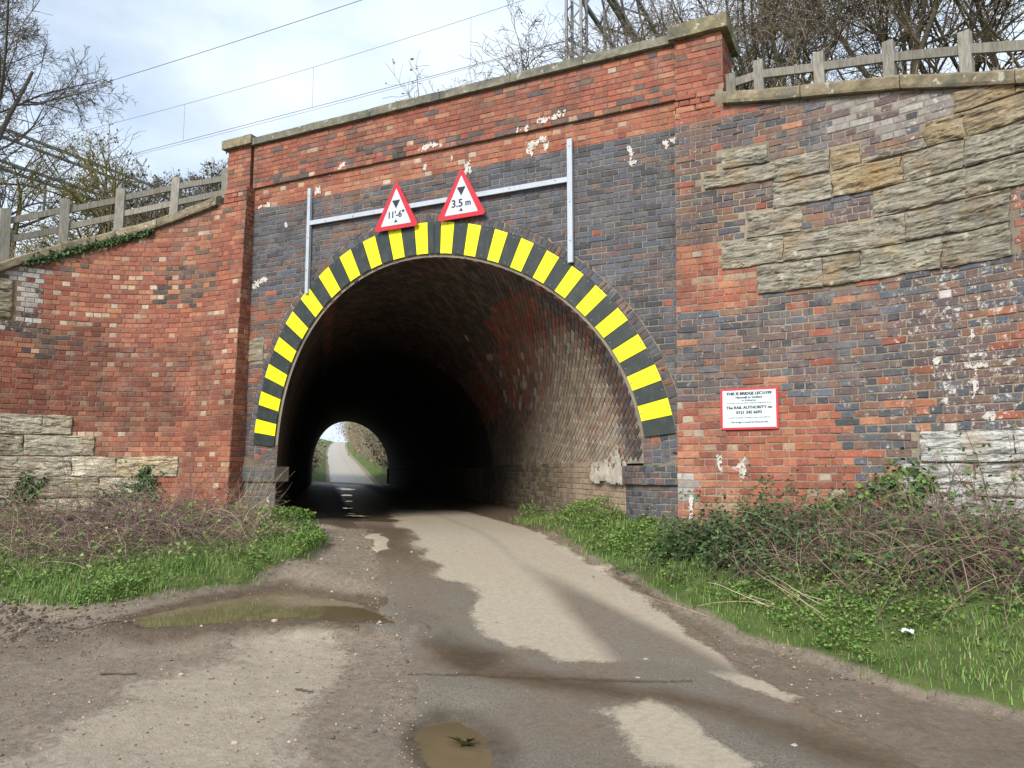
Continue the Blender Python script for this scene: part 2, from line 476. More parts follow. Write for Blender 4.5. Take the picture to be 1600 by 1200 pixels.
PUD_BIG = [(-0.26, -4.45), (-0.33, -4.1), (-0.38, -3.72), (-0.32, -3.07), (-0.3, -2.74), (0.0, -2.84), (0.31, -2.89), (0.87, -3.03), (1.25, -3.28), (1.64, -3.61), (1.34, -3.81), (0.98, -3.84), (0.77, -3.91), (0.58, -4.14), (0.45, -4.34), (0.21, -4.63), (-0.05, -4.6)]
PUD_ROUND = [(2.94, -5.25), (2.84, -5.03), (2.88, -4.87), (3.0, -4.84), (3.12, -4.92), (3.24, -4.99), (3.34, -5.11), (3.48, -5.3), (3.56, -5.52), (3.45, -5.66), (3.31, -5.62), (3.11, -5.43)]
PUD_SEAM = [(1.62, -3.6), (1.72, -3.66), (2.02, -3.98), (2.12, -4.18), (2.28, -4.36), (2.22, -4.42), (2.06, -4.26), (1.95, -4.08), (1.7, -3.74)]
PUDDLES = [(PUD_BIG, -0.372), (PUD_ROUND, -0.622)]
PUD_TUN_OLD = [[(-1.55, 0.35), (-1.75, 0.75), (-2.25, 1.25), (-2.75, 1.9), (-2.3, 1.75), (-1.85, 1.2), (-1.35, 0.5)], [(-3.2, 2.2), (-3.9, 2.9), (-5.2, 4.6), (-6.3, 6.2), (-5.2, 5.4), (-4.3, 4.1), (-3.4, 2.8)], [(-6.9, 6.6), (-8.6, 8.6), (-10.2, 11.2), (-9.0, 10.6), (-7.6, 8.4)], [(-10.9, 11.4), (-14, 15.2), (-16.6, 19.2), (-14.6, 18.2), (-12, 14.2)]]

GLINTS = [(1.5, -1.05, .05, .06), (2.4, -1.12, .19, .17), (2.95, -1.2, .07, .08), (4.6, -1.2, .12, .16), (7.6, -1.05, .1, .3), (11.5, -.95, .2, .6), (18.5, -.8, .35, 1.8)]
def lens(t, e, w, l, seed):
    r_ = np.random.default_rng(seed); a = np.linspace(0, 2 * math.pi, 15)[:-1]; q = r_.uniform(.6, 1.25, 14)
    tt = t + l * np.cos(a) * q; ee = e + w * np.sin(a) * q
    return [(0.16 - 0.8285 * y + x / 0.77, y) for x, y in zip(ee, tt)]
PUD_TUN = [lens(t, e, w, l, q) for q, (t, e, w, l) in enumerate(GLINTS)]
GR = np.array([(3.4, 9.0), (2.7, 1.25), (0.6, 1.08), (-1.2, 1.08), (-2.5, 1.32), (-3.3, 1.72), (-3.6, 2.2), (-4.6, 2.5), (-9, 2.8)])[::-1]
GL = np.array([(-12, -9.0), (-6, -4.9), (-3, -4.85), (-1.7, -4.72), (-1.0, -4.55), (-0.72, -4.2), (-0.58, -3.65), (-0.4, -3.05), (-0.42, -2.3), (-0.72, -1.5), (-1.25, -0.95), (-2.0, -0.45), (-4.2, -0.1), (-12, 3), (-20, 3), (-20, -9)])

def e_of(X, Y):
    return (X - (0.16 - 0.8285 * Y)) * 0.77

def grass_masks(X, Y):
    e = e_of(X, Y)
    g = np.interp(Y, GR[:, 0], GR[:, 1])
    jag = (fbm(X * 2.3, Y * 2.3, oct=4, seed=5) - 0.5) * 0.5
    right = e - g + jag * 0.6                       # > 0 on the right verge
    left = -poly_sd(X, Y, GL) + jag * 0.6           # > 0 on the left verge
    return right, left, e

def ground_z(X, Y, detail=True):
    X = np.asarray(X, float); Y = np.asarray(Y, float)
    D = (X - CAM[0]) * FWD[0] + (Y - CAM[1]) * FWD[1]
    z = np.interp(D, DK, ZK)
    z = (z + np.interp(D - 0.35, DK, ZK) + np.interp(D + 0.35, DK, ZK)) / 3
    xi = X * TD[0] + Y * TD[1]
    rise = np.clip(xi - 37, 0, None)
    z = z + np.where(Y > 15, 0.053 * np.minimum(rise, 140) + 0.01 * np.maximum(rise - 140, 0), 0)
    right, left, e = grass_masks(X, Y)
    near = smooth(2.5, 0.5, Y)
    z = z + near * (0.42 * smooth(0.0, 2.3, right) + 0.07 * smooth(-0.05, 0.18, right))
    z = z + near * (0.16 * smooth(0.0, 2.0, left) + 0.08 * smooth(-0.05, 0.2, left))
    ins = (Y > 0) & (Y < 29)
    z = z + np.where(ins, 0.1 * smooth(1.15, 1.7, e) + 0.05 * smooth(-1.3, -1.7, e), 0)
    far = smooth(29.5, 31, Y)
    z = z + far * (0.8 * smooth(1.6, 4, np.abs(e)))
    if detail:
        nearD = smooth(14, 9, D)
        soil = 1 - smooth(-1.35, -1.15, e) * smooth(1.35, 1.15, e)
        z = z + nearD * soil * ((fbm(X * 3, Y * 3, oct=4, seed=2) - 0.5) * 0.05 + (fbm(X * 14, Y * 14, oct=2, seed=9) - 0.5) * 0.016)
        gm = np.clip(np.maximum(right, left) * 3, 0, 1)
        z = z + nearD * gm * (fbm(X * 5, Y * 5, oct=3, seed=4) - 0.5) * 0.09
        # tyre ruts at the far left of the yard and along the right edge of the road
        rut = np.sin((X * 0.72 + Y * 0.69) * 9) * smooth(1.2, 0.2, np.abs((X + 0.6) * 0.69 - (Y + 5.2) * 0.72)) * smooth(-0.05, -0.3, left)
        z = z + nearD * rut * 0.018
    return z

def pud_d(X, Y, poly):
    return poly_sd(X + (fbm(X * 6, Y * 6, oct=4, seed=91) - .5) * .14, Y + (fbm(X * 6, Y * 6, oct=4, seed=92) - .5) * .14, poly)

def puddled_z(X, Y, z):
    for poly, lv in PUDDLES:
        d = pud_d(X, Y, poly)
        dip = lv - 0.004 - 0.03 * smooth(0.0, -0.15, d)
        z = np.where(d < 0, np.minimum(z, dip), z)
        rim = smooth(0.45, 0.0, d)
        z = np.where(d >= 0, z * (1 - rim) + (lv + 0.004 + d * 0.12) * rim, z)
    return z

YARD_DRY = [(1.08, -5.74), (0.95, -5.33), (0.91, -4.77), (0.75, -4.25), (1.31, -3.9), (1.75, -4.3), (2.0, -4.75), (2.2, -5.3), (2.58, -5.83), (1.87, -6.4), (1.3, -6.6)]
ROAD_DRY = [(-5.64, 6.51), (-3.6, 3.8), (-1.2, 0.65), (-0.71, 0.19), (0.3, -1.14), (0.75, -1.67), (1.2, -2.23), (1.76, -2.44), (2.09, -3.11), (2.5, -3.5), (3.14, -3.75), (3.64, -3.58), (4.3, -3.36), (4.1, -3.0), (3.5, -2.3), (2.6, -1.2), (1.6, -0.1), (-0.2, 2.3), (-3.4, 5.8)]
ROAD_DRY2 = [(3.70, -4.47), (3.89, -4.22), (4.25, -4.42), (4.7, -4.75), (4.5, -5.1), (4.2, -5.05), (3.9, -4.76)]
ROAD_DRY3 = [(-0.15, -1.48), (-0.95, -0.55), (-0.78, -0.42), (-0.02, -1.25)]
ROAD_STREAK = [(1.6, -1.35), (2.5, -2.35), (3.2, -3.2), (3.7, -3.85), (4.4, -3.45), (3.95, -3.0), (3.05, -2.3), (1.8, -1.2)]
ROAD_TRACK = [(4.02, -3.42), (4.25, -3.3), (4.75, -3.72), (4.62, -3.84)]
WET_BAND = [(2.1, -3.85), (2.9, -4.0), (4.0, -3.95), (5.2, -4.3), (5.4, -4.7), (4.4, -4.25), (3.3, -4.35), (2.3, -4.15)]

def soft(poly, X, Y, w=0.12):
    X, Y = X + (fbm(X * 2.2, Y * 2.2, oct=5, seed=61) - .5) * .34, Y + (fbm(X * 2.2, Y * 2.2, oct=5, seed=67) - .5) * .34
    return smooth(w, -w, poly_sd(X, Y, poly))

def axis(lo, hi, fine_lo, fine_hi, step, grow=1.12):
    a = list(np.arange(fine_lo, fine_hi, step))
    s = step; v = a[-1]; up = []
    while v < hi:
        s = min(s * grow, 25); v += s; up.append(v)
    s = step; v = a[0]; dn = []
    while v > lo:
        s = min(s * grow, 25); v -= s; dn.append(v)
    return np.array(dn[::-1] + a + up)

gx = axis(-420, 420, -2.2, 7.2, 0.045, 1.09)
gy = axis(-90, 620, -6.3, 0.5, 0.045, 1.09)
GX, GY = np.meshgrid(gx, gy)
gz = puddled_z(GX, GY, ground_z(GX, GY))
g_right, g_left, g_e = grass_masks(GX, GY)
gz = gz - 0.05 * smooth(1.12, 1.0, np.abs(g_e)) * (GY < 29)
bend_g = np.where(GY > 60, (GY - 60) ** 2 * 0.0004, 0) * 0.77
gz = gz - 1.4 * smooth(12, 9, np.abs(g_e - bend_g)) * (GY > 30) * (GY < 190)
nx_, ny_ = len(gx), len(gy)
idx = np.arange(nx_ * ny_).reshape(ny_, nx_)
gq = np.stack([idx[:-1, :-1], idx[:-1, 1:], idx[1:, 1:], idx[1:, :-1]], -1).reshape(-1, 4)
outside = np.where(GY < 0.3, np.maximum(g_right, g_left), np.where(GY > 29.5, np.abs(g_e) - 1.9, -1))
g_dry = np.maximum(soft(YARD_DRY, GX, GY, 0.5) * 0.95, 0.22 * smooth(0.3, 0.7, fbm(GX * 0.9, GY * 0.9, seed=8)))
g_wet = smooth(0.35, -0.05, poly_sd(GX, GY, PUD_BIG)) + smooth(0.2, -0.05, poly_sd(GX, GY, PUD_ROUND)) + 0.5 * smooth(0.9, 0.1, np.abs((GX + 0.6) * 0.69 - (GY + 5.2) * 0.72)) + 0.8 * ((GY > 0.2) & (GY < 29))
g_wet = g_wet + 0.45 * ((g_e > 1.1) & (g_right < 0) & (GY < 0))
ground = mk('ground', np.stack([GX, GY, gz], -1), gq, mat=M['ground'], smooth_shade=True, kind='structure',
            attrs=dict(dry=g_dry, wet=np.clip(g_wet, 0, 1), grass=smooth(-0.05, 0.25, outside)))

# the lane: its edges dip under the soil
ts = np.concatenate([np.arange(-8.5, -1.0, 0.03), np.arange(-1.0, 6, 0.06), np.arange(6, 40, 0.5), np.arange(40, 230, 2.0)])   # Y-like parameter
es = np.linspace(-1.42, 1.42, 96)
TT, EE = np.meshgrid(ts, es, indexing='ij')
bend = np.where(TT > 60, (TT - 60) ** 2 * 0.0004, 0)
RX = 0.16 - 0.8285 * TT + EE / 0.77 + bend
RY = TT.copy()
r_e = EE
rz = puddled_z(RX, RY, ground_z(RX, RY, False))
edge_n = (fbm(RX * 3, RY * 3, oct=3, seed=21) - 0.5) * 0.3
width = np.where(TT > 29, 1.3, 1.2)
lift = 0.012 * smooth(width, width - 0.12, np.abs(EE) + edge_n)
sink = -0.09 * smooth(width - 0.05, width + 0.12, np.abs(EE) + edge_n)
rz = np.where(TT > 29, 0.053 * np.minimum(np.clip(RX * TD[0] + RY * TD[1] - 37, 0, None), 140), rz) + lift + sink + np.where(TT > 29, 0.02, 0)
for poly, lv in PUDDLES:
    d = pud_d(RX, RY, poly); rz = np.where(d < 0, np.minimum(rz, lv - 0.004 - .02 * smooth(0, -.1, d)), np.where(d < .3, np.maximum(rz, lv + .003), rz))
crack = np.abs((RX - 2.5) * 0.36 - (RY + 4.38) * 0.93 + (fbm(RX * 4, RY * 4, seed=3) - 0.5) * 0.1)
rz = rz - 0.014 * smooth(0.03, 0.0, crack) * smooth(2.5, 2.7, RX) * smooth(4.1, 3.9, RX)
r_dry = np.maximum.reduce([soft(ROAD_DRY, RX, RY, 0.2), soft(ROAD_DRY2, RX, RY, 0.22), soft(ROAD_DRY3, RX, RY, 0.06), soft(ROAD_TRACK, RX, RY, 0.08) * 0.8, 1.0 * (TT > 29)])
r_dry = r_dry + (r_dry > .02) * (TT < 20) * (fbm(EE * 9, TT * .5, oct=4, seed=25) - .5) * .55
r_dry = r_dry * smooth(6.5, 3.5, np.where(TT > 28, 0, TT))
r_streak = smooth(.14, -.2, poly_sd(RX, RY, ROAD_STREAK)) * smooth(1.2, 3.2, RX) + .3 * smooth(.16, 0, np.abs(EE - .35)) * smooth(2.5, 1, RX)
r_mud = np.clip(0.9 * smooth(0.4, -0.9, EE) * smooth(-2.6, -1.2, RY) + 0.8 * soft(WET_BAND, RX, RY, 0.2) + 0.75 * smooth(0.75, 1.15, EE) + 0.45 * smooth(-5, -3, RY) * smooth(0.2, -0.8, EE), 0, 1)
r_wet = np.clip(0.85 * soft(WET_BAND, RX, RY, 0.25) + 0.55 * soft([(2.05, -3.4), (2.9, -3.85), (2.7, -4.1), (2.0, -3.75)], RX, RY, 0.15) + 0.9 * smooth(0.03, 0.0, crack) * (RX < 4.1) + 1.0 * ((TT > 1.5) & (TT < 29)) * smooth(0.6, -0.4, EE) + 0.5 * ((TT > 5) & (TT < 29))
                + 0.7 * smooth(0.25, 0.0, poly_sd(RX, RY, PUD_ROUND)) + 0.6 * smooth(0.3, -0.5, EE) * smooth(-2.8, -1, RY) * smooth(2, 0, RY), 0, 1)
r_wet = r_wet * (1 - 0.8 * r_dry)
idx = np.arange(TT.size).reshape(TT.shape)
rq = np.stack([idx[:-1, :-1], idx[:-1, 1:], idx[1:, 1:], idx[1:, :-1]], -1).reshape(-1, 4)
mk('road', np.stack([RX, RY, rz], -1), rq, mat=M['road'], smooth_shade=True, kind='structure', attrs=dict(dry=r_dry, wet=r_wet, mud=r_mud, streak=r_streak, gloss=1.0 * (TT > 29)))

# the grassy sides of the lane beyond the tunnel
vt = np.concatenate([np.arange(29.05, 40, 0.5), np.arange(40, 192, 2.0)]); ve = np.concatenate([np.linspace(-13, -2.2, 18), np.linspace(-1.9, 1.9, 20), np.linspace(2.2, 13, 18)])
VT, VE = np.meshgrid(vt, ve, indexing='ij')
vx = 0.16 - 0.8285 * VT + VE / 0.77 + np.where(VT > 60, (VT - 60) ** 2 * 0.0004, 0)
vz = np.interp(VE, [-13, -4, -1.7, -1.25, 1.25, 1.7, 4, 13], [.9, .7, .1, -.04, -.04, .1, .7, .9]) * smooth(29, 31, VT) + 0.053 * np.minimum(np.clip(vx * TD[0] + VT * TD[1] - 37, 0, None), 140) + (fbm(vx, VT, seed=33) - .5) * .2 * smooth(1.4, 2.2, np.abs(VE))
idx = np.arange(VT.size).reshape(VT.shape)
mk('lane_verge', np.stack([vx, VT, vz], -1), np.stack([idx[:-1, :-1], idx[:-1, 1:], idx[1:, 1:], idx[1:, :-1]], -1).reshape(-1, 4), mat=M['ground'], smooth_shade=True, kind='structure', attrs=dict(dry=np.full(VT.size, .1), wet=np.zeros(VT.size), grass=smooth(1.35, 1.7, np.abs(VE))))

def water(poly, z, name='puddle'):
    p = np.asarray(poly, float); n = len(p)
    out = []
    for i in range(n):                                   # rounded outline
        a, b, c, d = p[i - 1], p[i], p[(i + 1) % n], p[(i + 2) % n]
        for t in (0, 0.25, 0.5, 0.75):
            out.append(0.5 * (2 * b + (c - a) * t + (2 * a - 5 * b + 4 * c - d) * t * t + (3 * b - a - 3 * c + d) * t ** 3))
    out = np.array(out); c = out.mean(0)
    m = len(out)
    V = np.concatenate([np.c_[out, np.full(m, z)], [[*c, z]]])
    return mk(name, V, T=[(i, (i + 1) % m, m) for i in range(m)], mat=M['water'], kind='structure')
for poly, lv in PUDDLES:
    p_ = np.asarray(poly); water(p_ + norm(p_ - p_.mean(0)) * .09, lv)
for poly in PUD_TUN:
    water(poly, 0.03)

# ------------------------------------------------------------------ brick maker
RED = np.array([(0.335, 0.102, 0.062), (0.31, 0.09, 0.054), (0.29, 0.088, 0.056), (0.355, 0.115, 0.072), (0.27, 0.078, 0.05)])
ORANGE = np.array([(0.39, 0.142, 0.08), (0.37, 0.125, 0.07), (0.42, 0.175, 0.10), (0.35, 0.112, 0.064)])
RED = RED * np.array((.9, .92, .92)); ORANGE = ORANGE * np.array((.93, .95, .93))
PALE = np.array([(0.46, 0.31, 0.21), (0.42, 0.25, 0.165), (0.5, 0.38, 0.28)])
BLUE = np.array([(0.082, 0.088, 0.105), (0.095, 0.10, 0.118), (0.068, 0.072, 0.084), (0.10, 0.098, 0.105), (0.085, 0.096, 0.122), (0.055, 0.058, 0.066)])
PURPLE = np.array([(0.125, 0.085, 0.083), (0.11, 0.078, 0.078), (0.145, 0.092, 0.082), (0.105, 0.08, 0.084)])
BROWN = np.array([(0.165, 0.095, 0.068), (0.19, 0.10, 0.066), (0.14, 0.09, 0.07)])
WHITE = np.array([(0.46, 0.43, 0.40), (0.36, 0.33, 0.30), (0.52, 0.5, 0.47)])
SOOT = np.array([(0.06, 0.05, 0.046), (0.08, 0.06, 0.053)])
CREAM = np.array([(0.36, 0.27, 0.19), (0.4, 0.3, 0.22), (0.31, 0.22, 0.15), (0.40, 0.32, 0.24)])
GREEN = np.array([(0.09, 0.085, 0.04), (0.12, 0.11, 0.06), (0.07, 0.065, 0.035)])

def pick(pal, n):
    c = pal[rng.integers(0, len(pal), n)]
    return c * rng.uniform(0.92, 1.08, (n, 1)) * rng.uniform(0.98, 1.02, (n, 3))

def choose(n, items):
    """items: (palette, weight) -> n colours"""
    w = np.array([i[1] for i in items], float); w /= w.sum()
    k = rng.choice(len(items), n, p=w)
    out = np.zeros((n, 3))
    for j, (pal, _) in enumerate(items):
        mkk = k == j
        out[mkk] = pick(pal, mkk.sum())
    return out

def bond(a0, a1, z0, z1, h=0.078, L=0.236, style='english', joint=0.009, phase=0.0):
    """brick corners (n,4,2) and a header flag over a rectangle of wall"""
    C = []; H = []; r = 0
    z = z0
    while z < z1 - 0.02:
        zt = min(z + h, z1)
        if style == 'english':
            ln = L if r % 2 == 0 else L / 2
            ls = np.full(int((a1 - a0) / ln) + 4, ln)
            off = 0 if r % 2 == 0 else L / 4
        elif style == 'flemish':
            m = int((a1 - a0) / (L * 0.75)) + 4
            ls = np.tile([L, L / 2], m)[:m * 2]; off = 0 if r % 2 == 0 else L * 0.75
        else:
            ln = L / 2
            ls = np.full(int((a1 - a0) / ln) + 4, ln); off = 0 if r % 2 == 0 else ln / 2
        e = a0 - off - L * 1.0 + np.concatenate([[0], np.cumsum(ls)]) + phase
        e = e + rng.normal(0, 0.004, len(e))
        lo = np.maximum(e[:-1] + joint / 2, a0); hi = np.minimum(e[1:] - joint / 2, a1)
        ok = hi - lo > 0.025
        lo, hi = lo[ok], hi[ok]
        zb = z + joint / 2 + rng.normal(0, 0.0012, len(lo)); zz = zt - joint / 2 + rng.normal(0, 0.0012, len(lo))
        C.append(np.stack([np.stack([lo, zb], -1), np.stack([hi, zb], -1), np.stack([hi, zz], -1), np.stack([lo, zz], -1)], 1))
        H.append(np.diff(e)[ok] < L * 0.7)
        z += h; r += 1
    return np.concatenate(C), np.concatenate(H)

FACES = np.array([(8, 9, 10, 11), (0, 1, 5, 4), (1, 2, 6, 5), (2, 3, 7, 6), (3, 0, 4, 7), (4, 5, 9, 8), (5, 6, 10, 9), (6, 7, 11, 10), (7, 4, 8, 11)])

class Bricks:
    def __init__(s):
        s.V = []; s.C = []
    def add(s, corners, fn, col, speck=0.0, proud=0.006, rough=0.0022, base=-0.02, worn=1.0):
        n = len(corners)
        if n == 0: return
        col = np.asarray(col, float); col = np.tile(col, (n, 1)) if col.ndim == 1 else col
        speck = np.broadcast_to(speck, (n,))
        pr = np.broadcast_to(proud, (n,)) + rng.normal(0, rough, n)
        pr = np.maximum(pr, 0.003)
        c = corners + rng.normal(0, 0.0018 * worn, corners.shape)
        nxt = norm(np.roll(c, -1, 1) - c); prv = norm(np.roll(c, 1, 1) - c)
        e = rng.uniform(0.003, 0.008, (n, 4, 1)) + (rng.random((n, 4, 1)) < 0.12 * worn) * rng.uniform(0, 0.014, (n, 4, 1))
        inn = c + (nxt + prv) * e
        f = lambda q, o: fn(q[..., 0].ravel(), q[..., 1].ravel(), np.broadcast_to(o[:, None] if np.ndim(o) else o, q.shape[:2]).ravel()).reshape(n, 4, 3)
        V = np.concatenate([f(c, base), f(c, pr - 0.003), f(inn, pr + 0.001)], 1)
        s.V.append(V)
        s.C.append(np.tile(np.concatenate([col, speck[:, None]], 1)[:, None, :], (1, 12, 1)))
    def finish(s, parent, n_ind=300, join_name='brickwork', mat=None):
        V = np.concatenate(s.V); C = np.concatenate(s.C); n = len(V)
        mat = mat or M['brick']
        cen = V[:, 8:].mean(1)
        d = cen - CAM
        fz = d[:, 0] * FWD[0] + d[:, 1] * FWD[1]; sx = d[:, 0] * FWD[1] - d[:, 1] * FWD[0]
        nrm = norm(np.cross(V[:, 9] - V[:, 8], V[:, 11] - V[:, 8]))
        area = np.linalg.norm(np.cross(V[:, 9] - V[:, 8], V[:, 11] - V[:, 8]), axis=1) * np.abs((nrm * norm(d)).sum(1))
        vis = (fz > 0.5) & (np.abs(sx / np.maximum(fz, .1)) < 0.64) & (d[:, 2] / np.maximum(fz, .1) < 0.62) & (cen[:, 2] > 0.25)
        score = np.where(vis, area / np.maximum(fz, .5) ** 2, 0)
        order = np.argsort(-score)
        ind = order[:n_ind]; rest = order[n_ind:]
        for i in ind:
            mk('brick', V[i], FACES, col=C[i], mat=mat, parent=parent, origin=cen[i])
        if len(rest):
            Q = (np.arange(len(rest))[:, None, None] * 12 + FACES[None]).reshape(-1, 4)
            mk(join_name, V[rest].reshape(-1, 3), Q, col=C[rest].reshape(-1, 4), mat=mat, parent=parent, kind='stuff')

# ------------------------------------------------------------------ the bridge
CX, CZ = -0.2, 0.9
def r_in(t):  return 2.896 - 0.0375 * np.cos(t) - 0.0163 * np.cos(2 * t) + 0.0913 * np.cos(3 * t) - 0.0176 * np.cos(4 * t)
def r_out(t): return 3.303 - 0.0637 * np.cos(t) - 0.0421 * np.cos(2 * t) + 0.1005 * np.cos(3 * t) - 0.0075 * np.cos(4 * t)
def r_soff(t): return r_in(t) - 0.045
def r_ring(t): return r_out(t) + 0.12
XL, XR = -3.6, 3.175
Z_STR, Z_PAR, Z_BLU = 5.26, 5.955, 4.90
bridge = thing('railway_bridge', 'brick railway bridge with round arched road tunnel and blue brick spandrels', 'bridge', (0, 0, 0))
B = Bricks()

# mortar face with the arch opening
mb = MB()
th = np.unique(np.concatenate([np.linspace(0, math.pi, 73), [math.atan2(5.3 - CZ, 3.3 - CX), math.atan2(5.3 - CZ, -3.75 - CX)]]))
ip = np.stack([CX + r_soff(th) * np.cos(th), CZ + r_soff(th) * np.sin(th)], -1)
dirs = np.stack([np.cos(th), np.sin(th)], -1)
with np.errstate(divide='ignore'):
    tx = np.where(dirs[:, 0] > 0, (3.3 - CX) / dirs[:, 0], (-3.75 - CX) / dirs[:, 0]); tz = (5.3 - CZ) / np.maximum(dirs[:, 1], 1e-9)
tt = np.minimum(tx, tz)
op = np.stack([CX + tt * dirs[:, 0], CZ + tt * dirs[:, 1]], -1)
n = len(th)
V = np.concatenate([np.c_[ip[:, 0], np.zeros(n), ip[:, 1]], np.c_[op[:, 0], np.zeros(n), op[:, 1]]])
MORT = np.array((0.29, 0.25, 0.19)); MORT_D = np.array((0.2, 0.155, 0.115))
mb.add(V, Q=[(i, i + 1, n + i + 1, n + i) for i in range(n - 1)], c=MORT)
mb.add([(-3.75, 0, -.5), (-2.98, 0, -.5), (-2.98, 0, .9), (-3.75, 0, .9)], Q=[(0, 1, 2, 3)], c=MORT)
mb.box(-4.1, XL - 0.03, 0.06, 0.4, 4.8, Z_PAR, MORT_D)
# parapet body
mb.box(XL + 0.0, XR, -0.045, 0.34, Z_STR + 0.003, Z_PAR, MORT_D)
mb.box(-4.12, -3.645, -0.075, 0.45, Z_STR + 0.003, Z_PAR + 0.02, MORT_D)
mb.box(3.18, 3.735, -0.085, 0.52, Z_STR + 0.003, Z_PAR + 0.02, MORT_D)
mb.build('mortar_face', M['mortar'], bridge)

ths = np.linspace(0, math.pi, 361)
ringX, ringZ = CX + r_ring(ths) * np.cos(ths), CZ + r_ring(ths) * np.sin(ths)
kc = int(np.argmax(ringZ)); zc = ringZ[kc]; xc = ringX[kc]
def xlim(z):
    l = np.interp(z, ringZ[::-1][:361 - kc], ringX[::-1][:361 - kc])
    r = np.interp(z, ringZ[:kc + 1], ringX[:kc + 1])
    return np.where(z >= zc, xc, l), np.where(z >= zc, xc, r)

def fac(a, b, o): return np.stack([a, -o, b], -1)
C, H = bond(XL, XR, 0.9, Z_STR, 0.0745, 0.236, 'flemish')
keep = np.ones(len(C), bool); C2 = C.copy()
for i in range(len(C)):
    q = C[i]; zb, zt = q[0, 1], q[2, 1]
    (lb, rb), (lt, rt) = xlim(zb), xlim(zt)
    if zb >= zc: continue
    mid = (q[0, 0] + q[1, 0]) / 2
    if mid < xc:
        C2[i, 1, 0] = min(q[1, 0], lb - .006); C2[i, 2, 0] = min(q[2, 0], lt - .006)
        if C2[i, 1, 0] - q[0, 0] < 0.012:
            if C2[i, 2, 0] - q[3, 0] < 0.03: keep[i] = False
            else: C2[i, 1, 0] = q[0, 0] + 0.012
    else:
        C2[i, 0, 0] = max(q[0, 0], rb + .006); C2[i, 3, 0] = max(q[3, 0], rt + .006)
        if q[1, 0] - C2[i, 0, 0] < 0.012:
            if q[2, 0] - C2[i, 3, 0] < 0.03: keep[i] = False
            else: C2[i, 0, 0] = q[1, 0] - 0.012
C, H = C2[keep], H[keep]
cx_, cz_ = C[:, :, 0].mean(1), C[:, :, 1].mean(1); n = len(C)
col = choose(n, [(BLUE, 8), (PURPLE, 1.0), (RED, 0.12)])
top = cz_ > Z_BLU
col[top] = np.where(H[top][:, None], choose(top.sum(), [(ORANGE, 3), (PALE, 1), (RED, 2)]), choose(top.sum(), [(ORANGE, 3), (RED, 1.5)]))
lm = (cx_ < -2.5) & (cz_ < 3.42) & (cz_ > 2.2); col[lm] = choose(lm.sum(), [(RED, 3), (BROWN, 3), (PURPLE, 2)])
lm = (cx_ < -2.5) & (cz_ <= 2.2); col[lm] = choose(lm.sum(), [(PURPLE, 4), (BROWN, 2), (BLUE, 3)])
um = (np.abs(cx_ + 1.2) < 1.1) & (cz_ > 4.1) & ~top; col[um] = choose(um.sum(), [(BLUE, 4), (PURPLE, 5), (BROWN, 1)])
blk = (cx_ < -3.28) & (cz_ > 2.5) & (cz_ < 2.87)
B.add(C[~blk], fac, col[~blk], speck=np.where(top, 0.12, 0.05)[~blk])
# ring of headers outside the hazard plates, and the bare ring ends near the springing
def ringfn(a, b, o):
    t, r = a, b
    return np.stack([CX + r * np.cos(t), -o, CZ + r * np.sin(t)], -1)
def ring_bricks(t0, t1, ra, rb, w=0.078):
    m = int((t1 - t0) * 3.3 / w); e = np.linspace(t0, t1, m + 1); g = 0.004 / 3.3 * 1.1
    tm = (e[:-1] + e[1:]) / 2
    lo, hi = ra(tm), rb(tm)
    return np.stack([np.stack([e[:-1] + g, lo], -1), np.stack([e[:-1] + g, hi], -1), np.stack([e[1:] - g, hi], -1), np.stack([e[1:] - g, lo], -1)], 1)
rc = ring_bricks(0.02, math.pi - 0.02, lambda t: r_out(t) + 0.005, lambda t: r_out(t) + 0.113)
B.add(rc, ringfn, choose(len(rc), [(BLUE, 5), (PURPLE, 4), (BROWN, 1)]), 0.05, 0.012)
for t0, t1 in ((0.0, 0.115), (3.03, 3.14)):
    for j in range(4):
        rc = ring_bricks(t0, t1, lambda t: r_soff(t) + 0.005 + j * 0.108, lambda t: r_soff(t) + 0.105 + j * 0.108, 0.085)
        B.add(rc, ringfn, choose(len(rc), [(BLUE, 5), (PURPLE, 4), (RED, 0.6)]), 0.12)
# parapet, string course and pilasters
def parfn(a, b, o): return np.stack([a, -0.045 - o, b], -1)
C, H = bond(XL, XR, Z_STR, Z_PAR, 0.0745, 0.236, 'flemish', phase=0.07)
cz_ = C[:, :, 1].mean(1); n = len(C)
col = choose(n, [(RED, 6), (ORANGE, 2), (BROWN, .6), (PURPLE, 0.4), (PALE * .8, 0.2)])
sm = (cz_ < 5.56) & (rng.random(n) < 0.45 * (fbm(C[:, 0, 0] * 1.1, cz_ * 3, seed=31) > 0.5)); col[sm] = choose(sm.sum(), [(SOOT, 2), (PURPLE, 3)])
hd = H & (cz_ < 5.5) & (rng.random(n) < .3); col[hd] = choose(hd.sum(), [(ORANGE, 3), (PALE, .8)])
B.add(C, parfn, col, 0.16)
for x0, x1, yf, yb in ((-4.12, -3.645, -0.075, 0.45), (3.18, 3.735, -0.085, 0.52)):
    f1 = lambda a, b, o, yf=yf: np.stack([a, yf - o, b], -1)
    C, H = bond(x0 - .008, x1 + .008, Z_STR, Z_PAR + .02, 0.0745, 0.236, 'flemish', phase=0.03)
    B.add(C, f1, choose(len(C), [(RED, 5), (ORANGE, 2), (BROWN, .6)]), 0.1)
    f2 = lambda a, b, o, x1=x1: np.stack([x1 + o, a, b], -1)
    C, H = bond(yf, yb, Z_STR, Z_PAR + .02, 0.0745, 0.236, 'flemish', phase=0.05)
    B.add(C, f2, choose(len(C), [(RED, 5), (ORANGE, 1), (PURPLE, .6)]), 0.1)

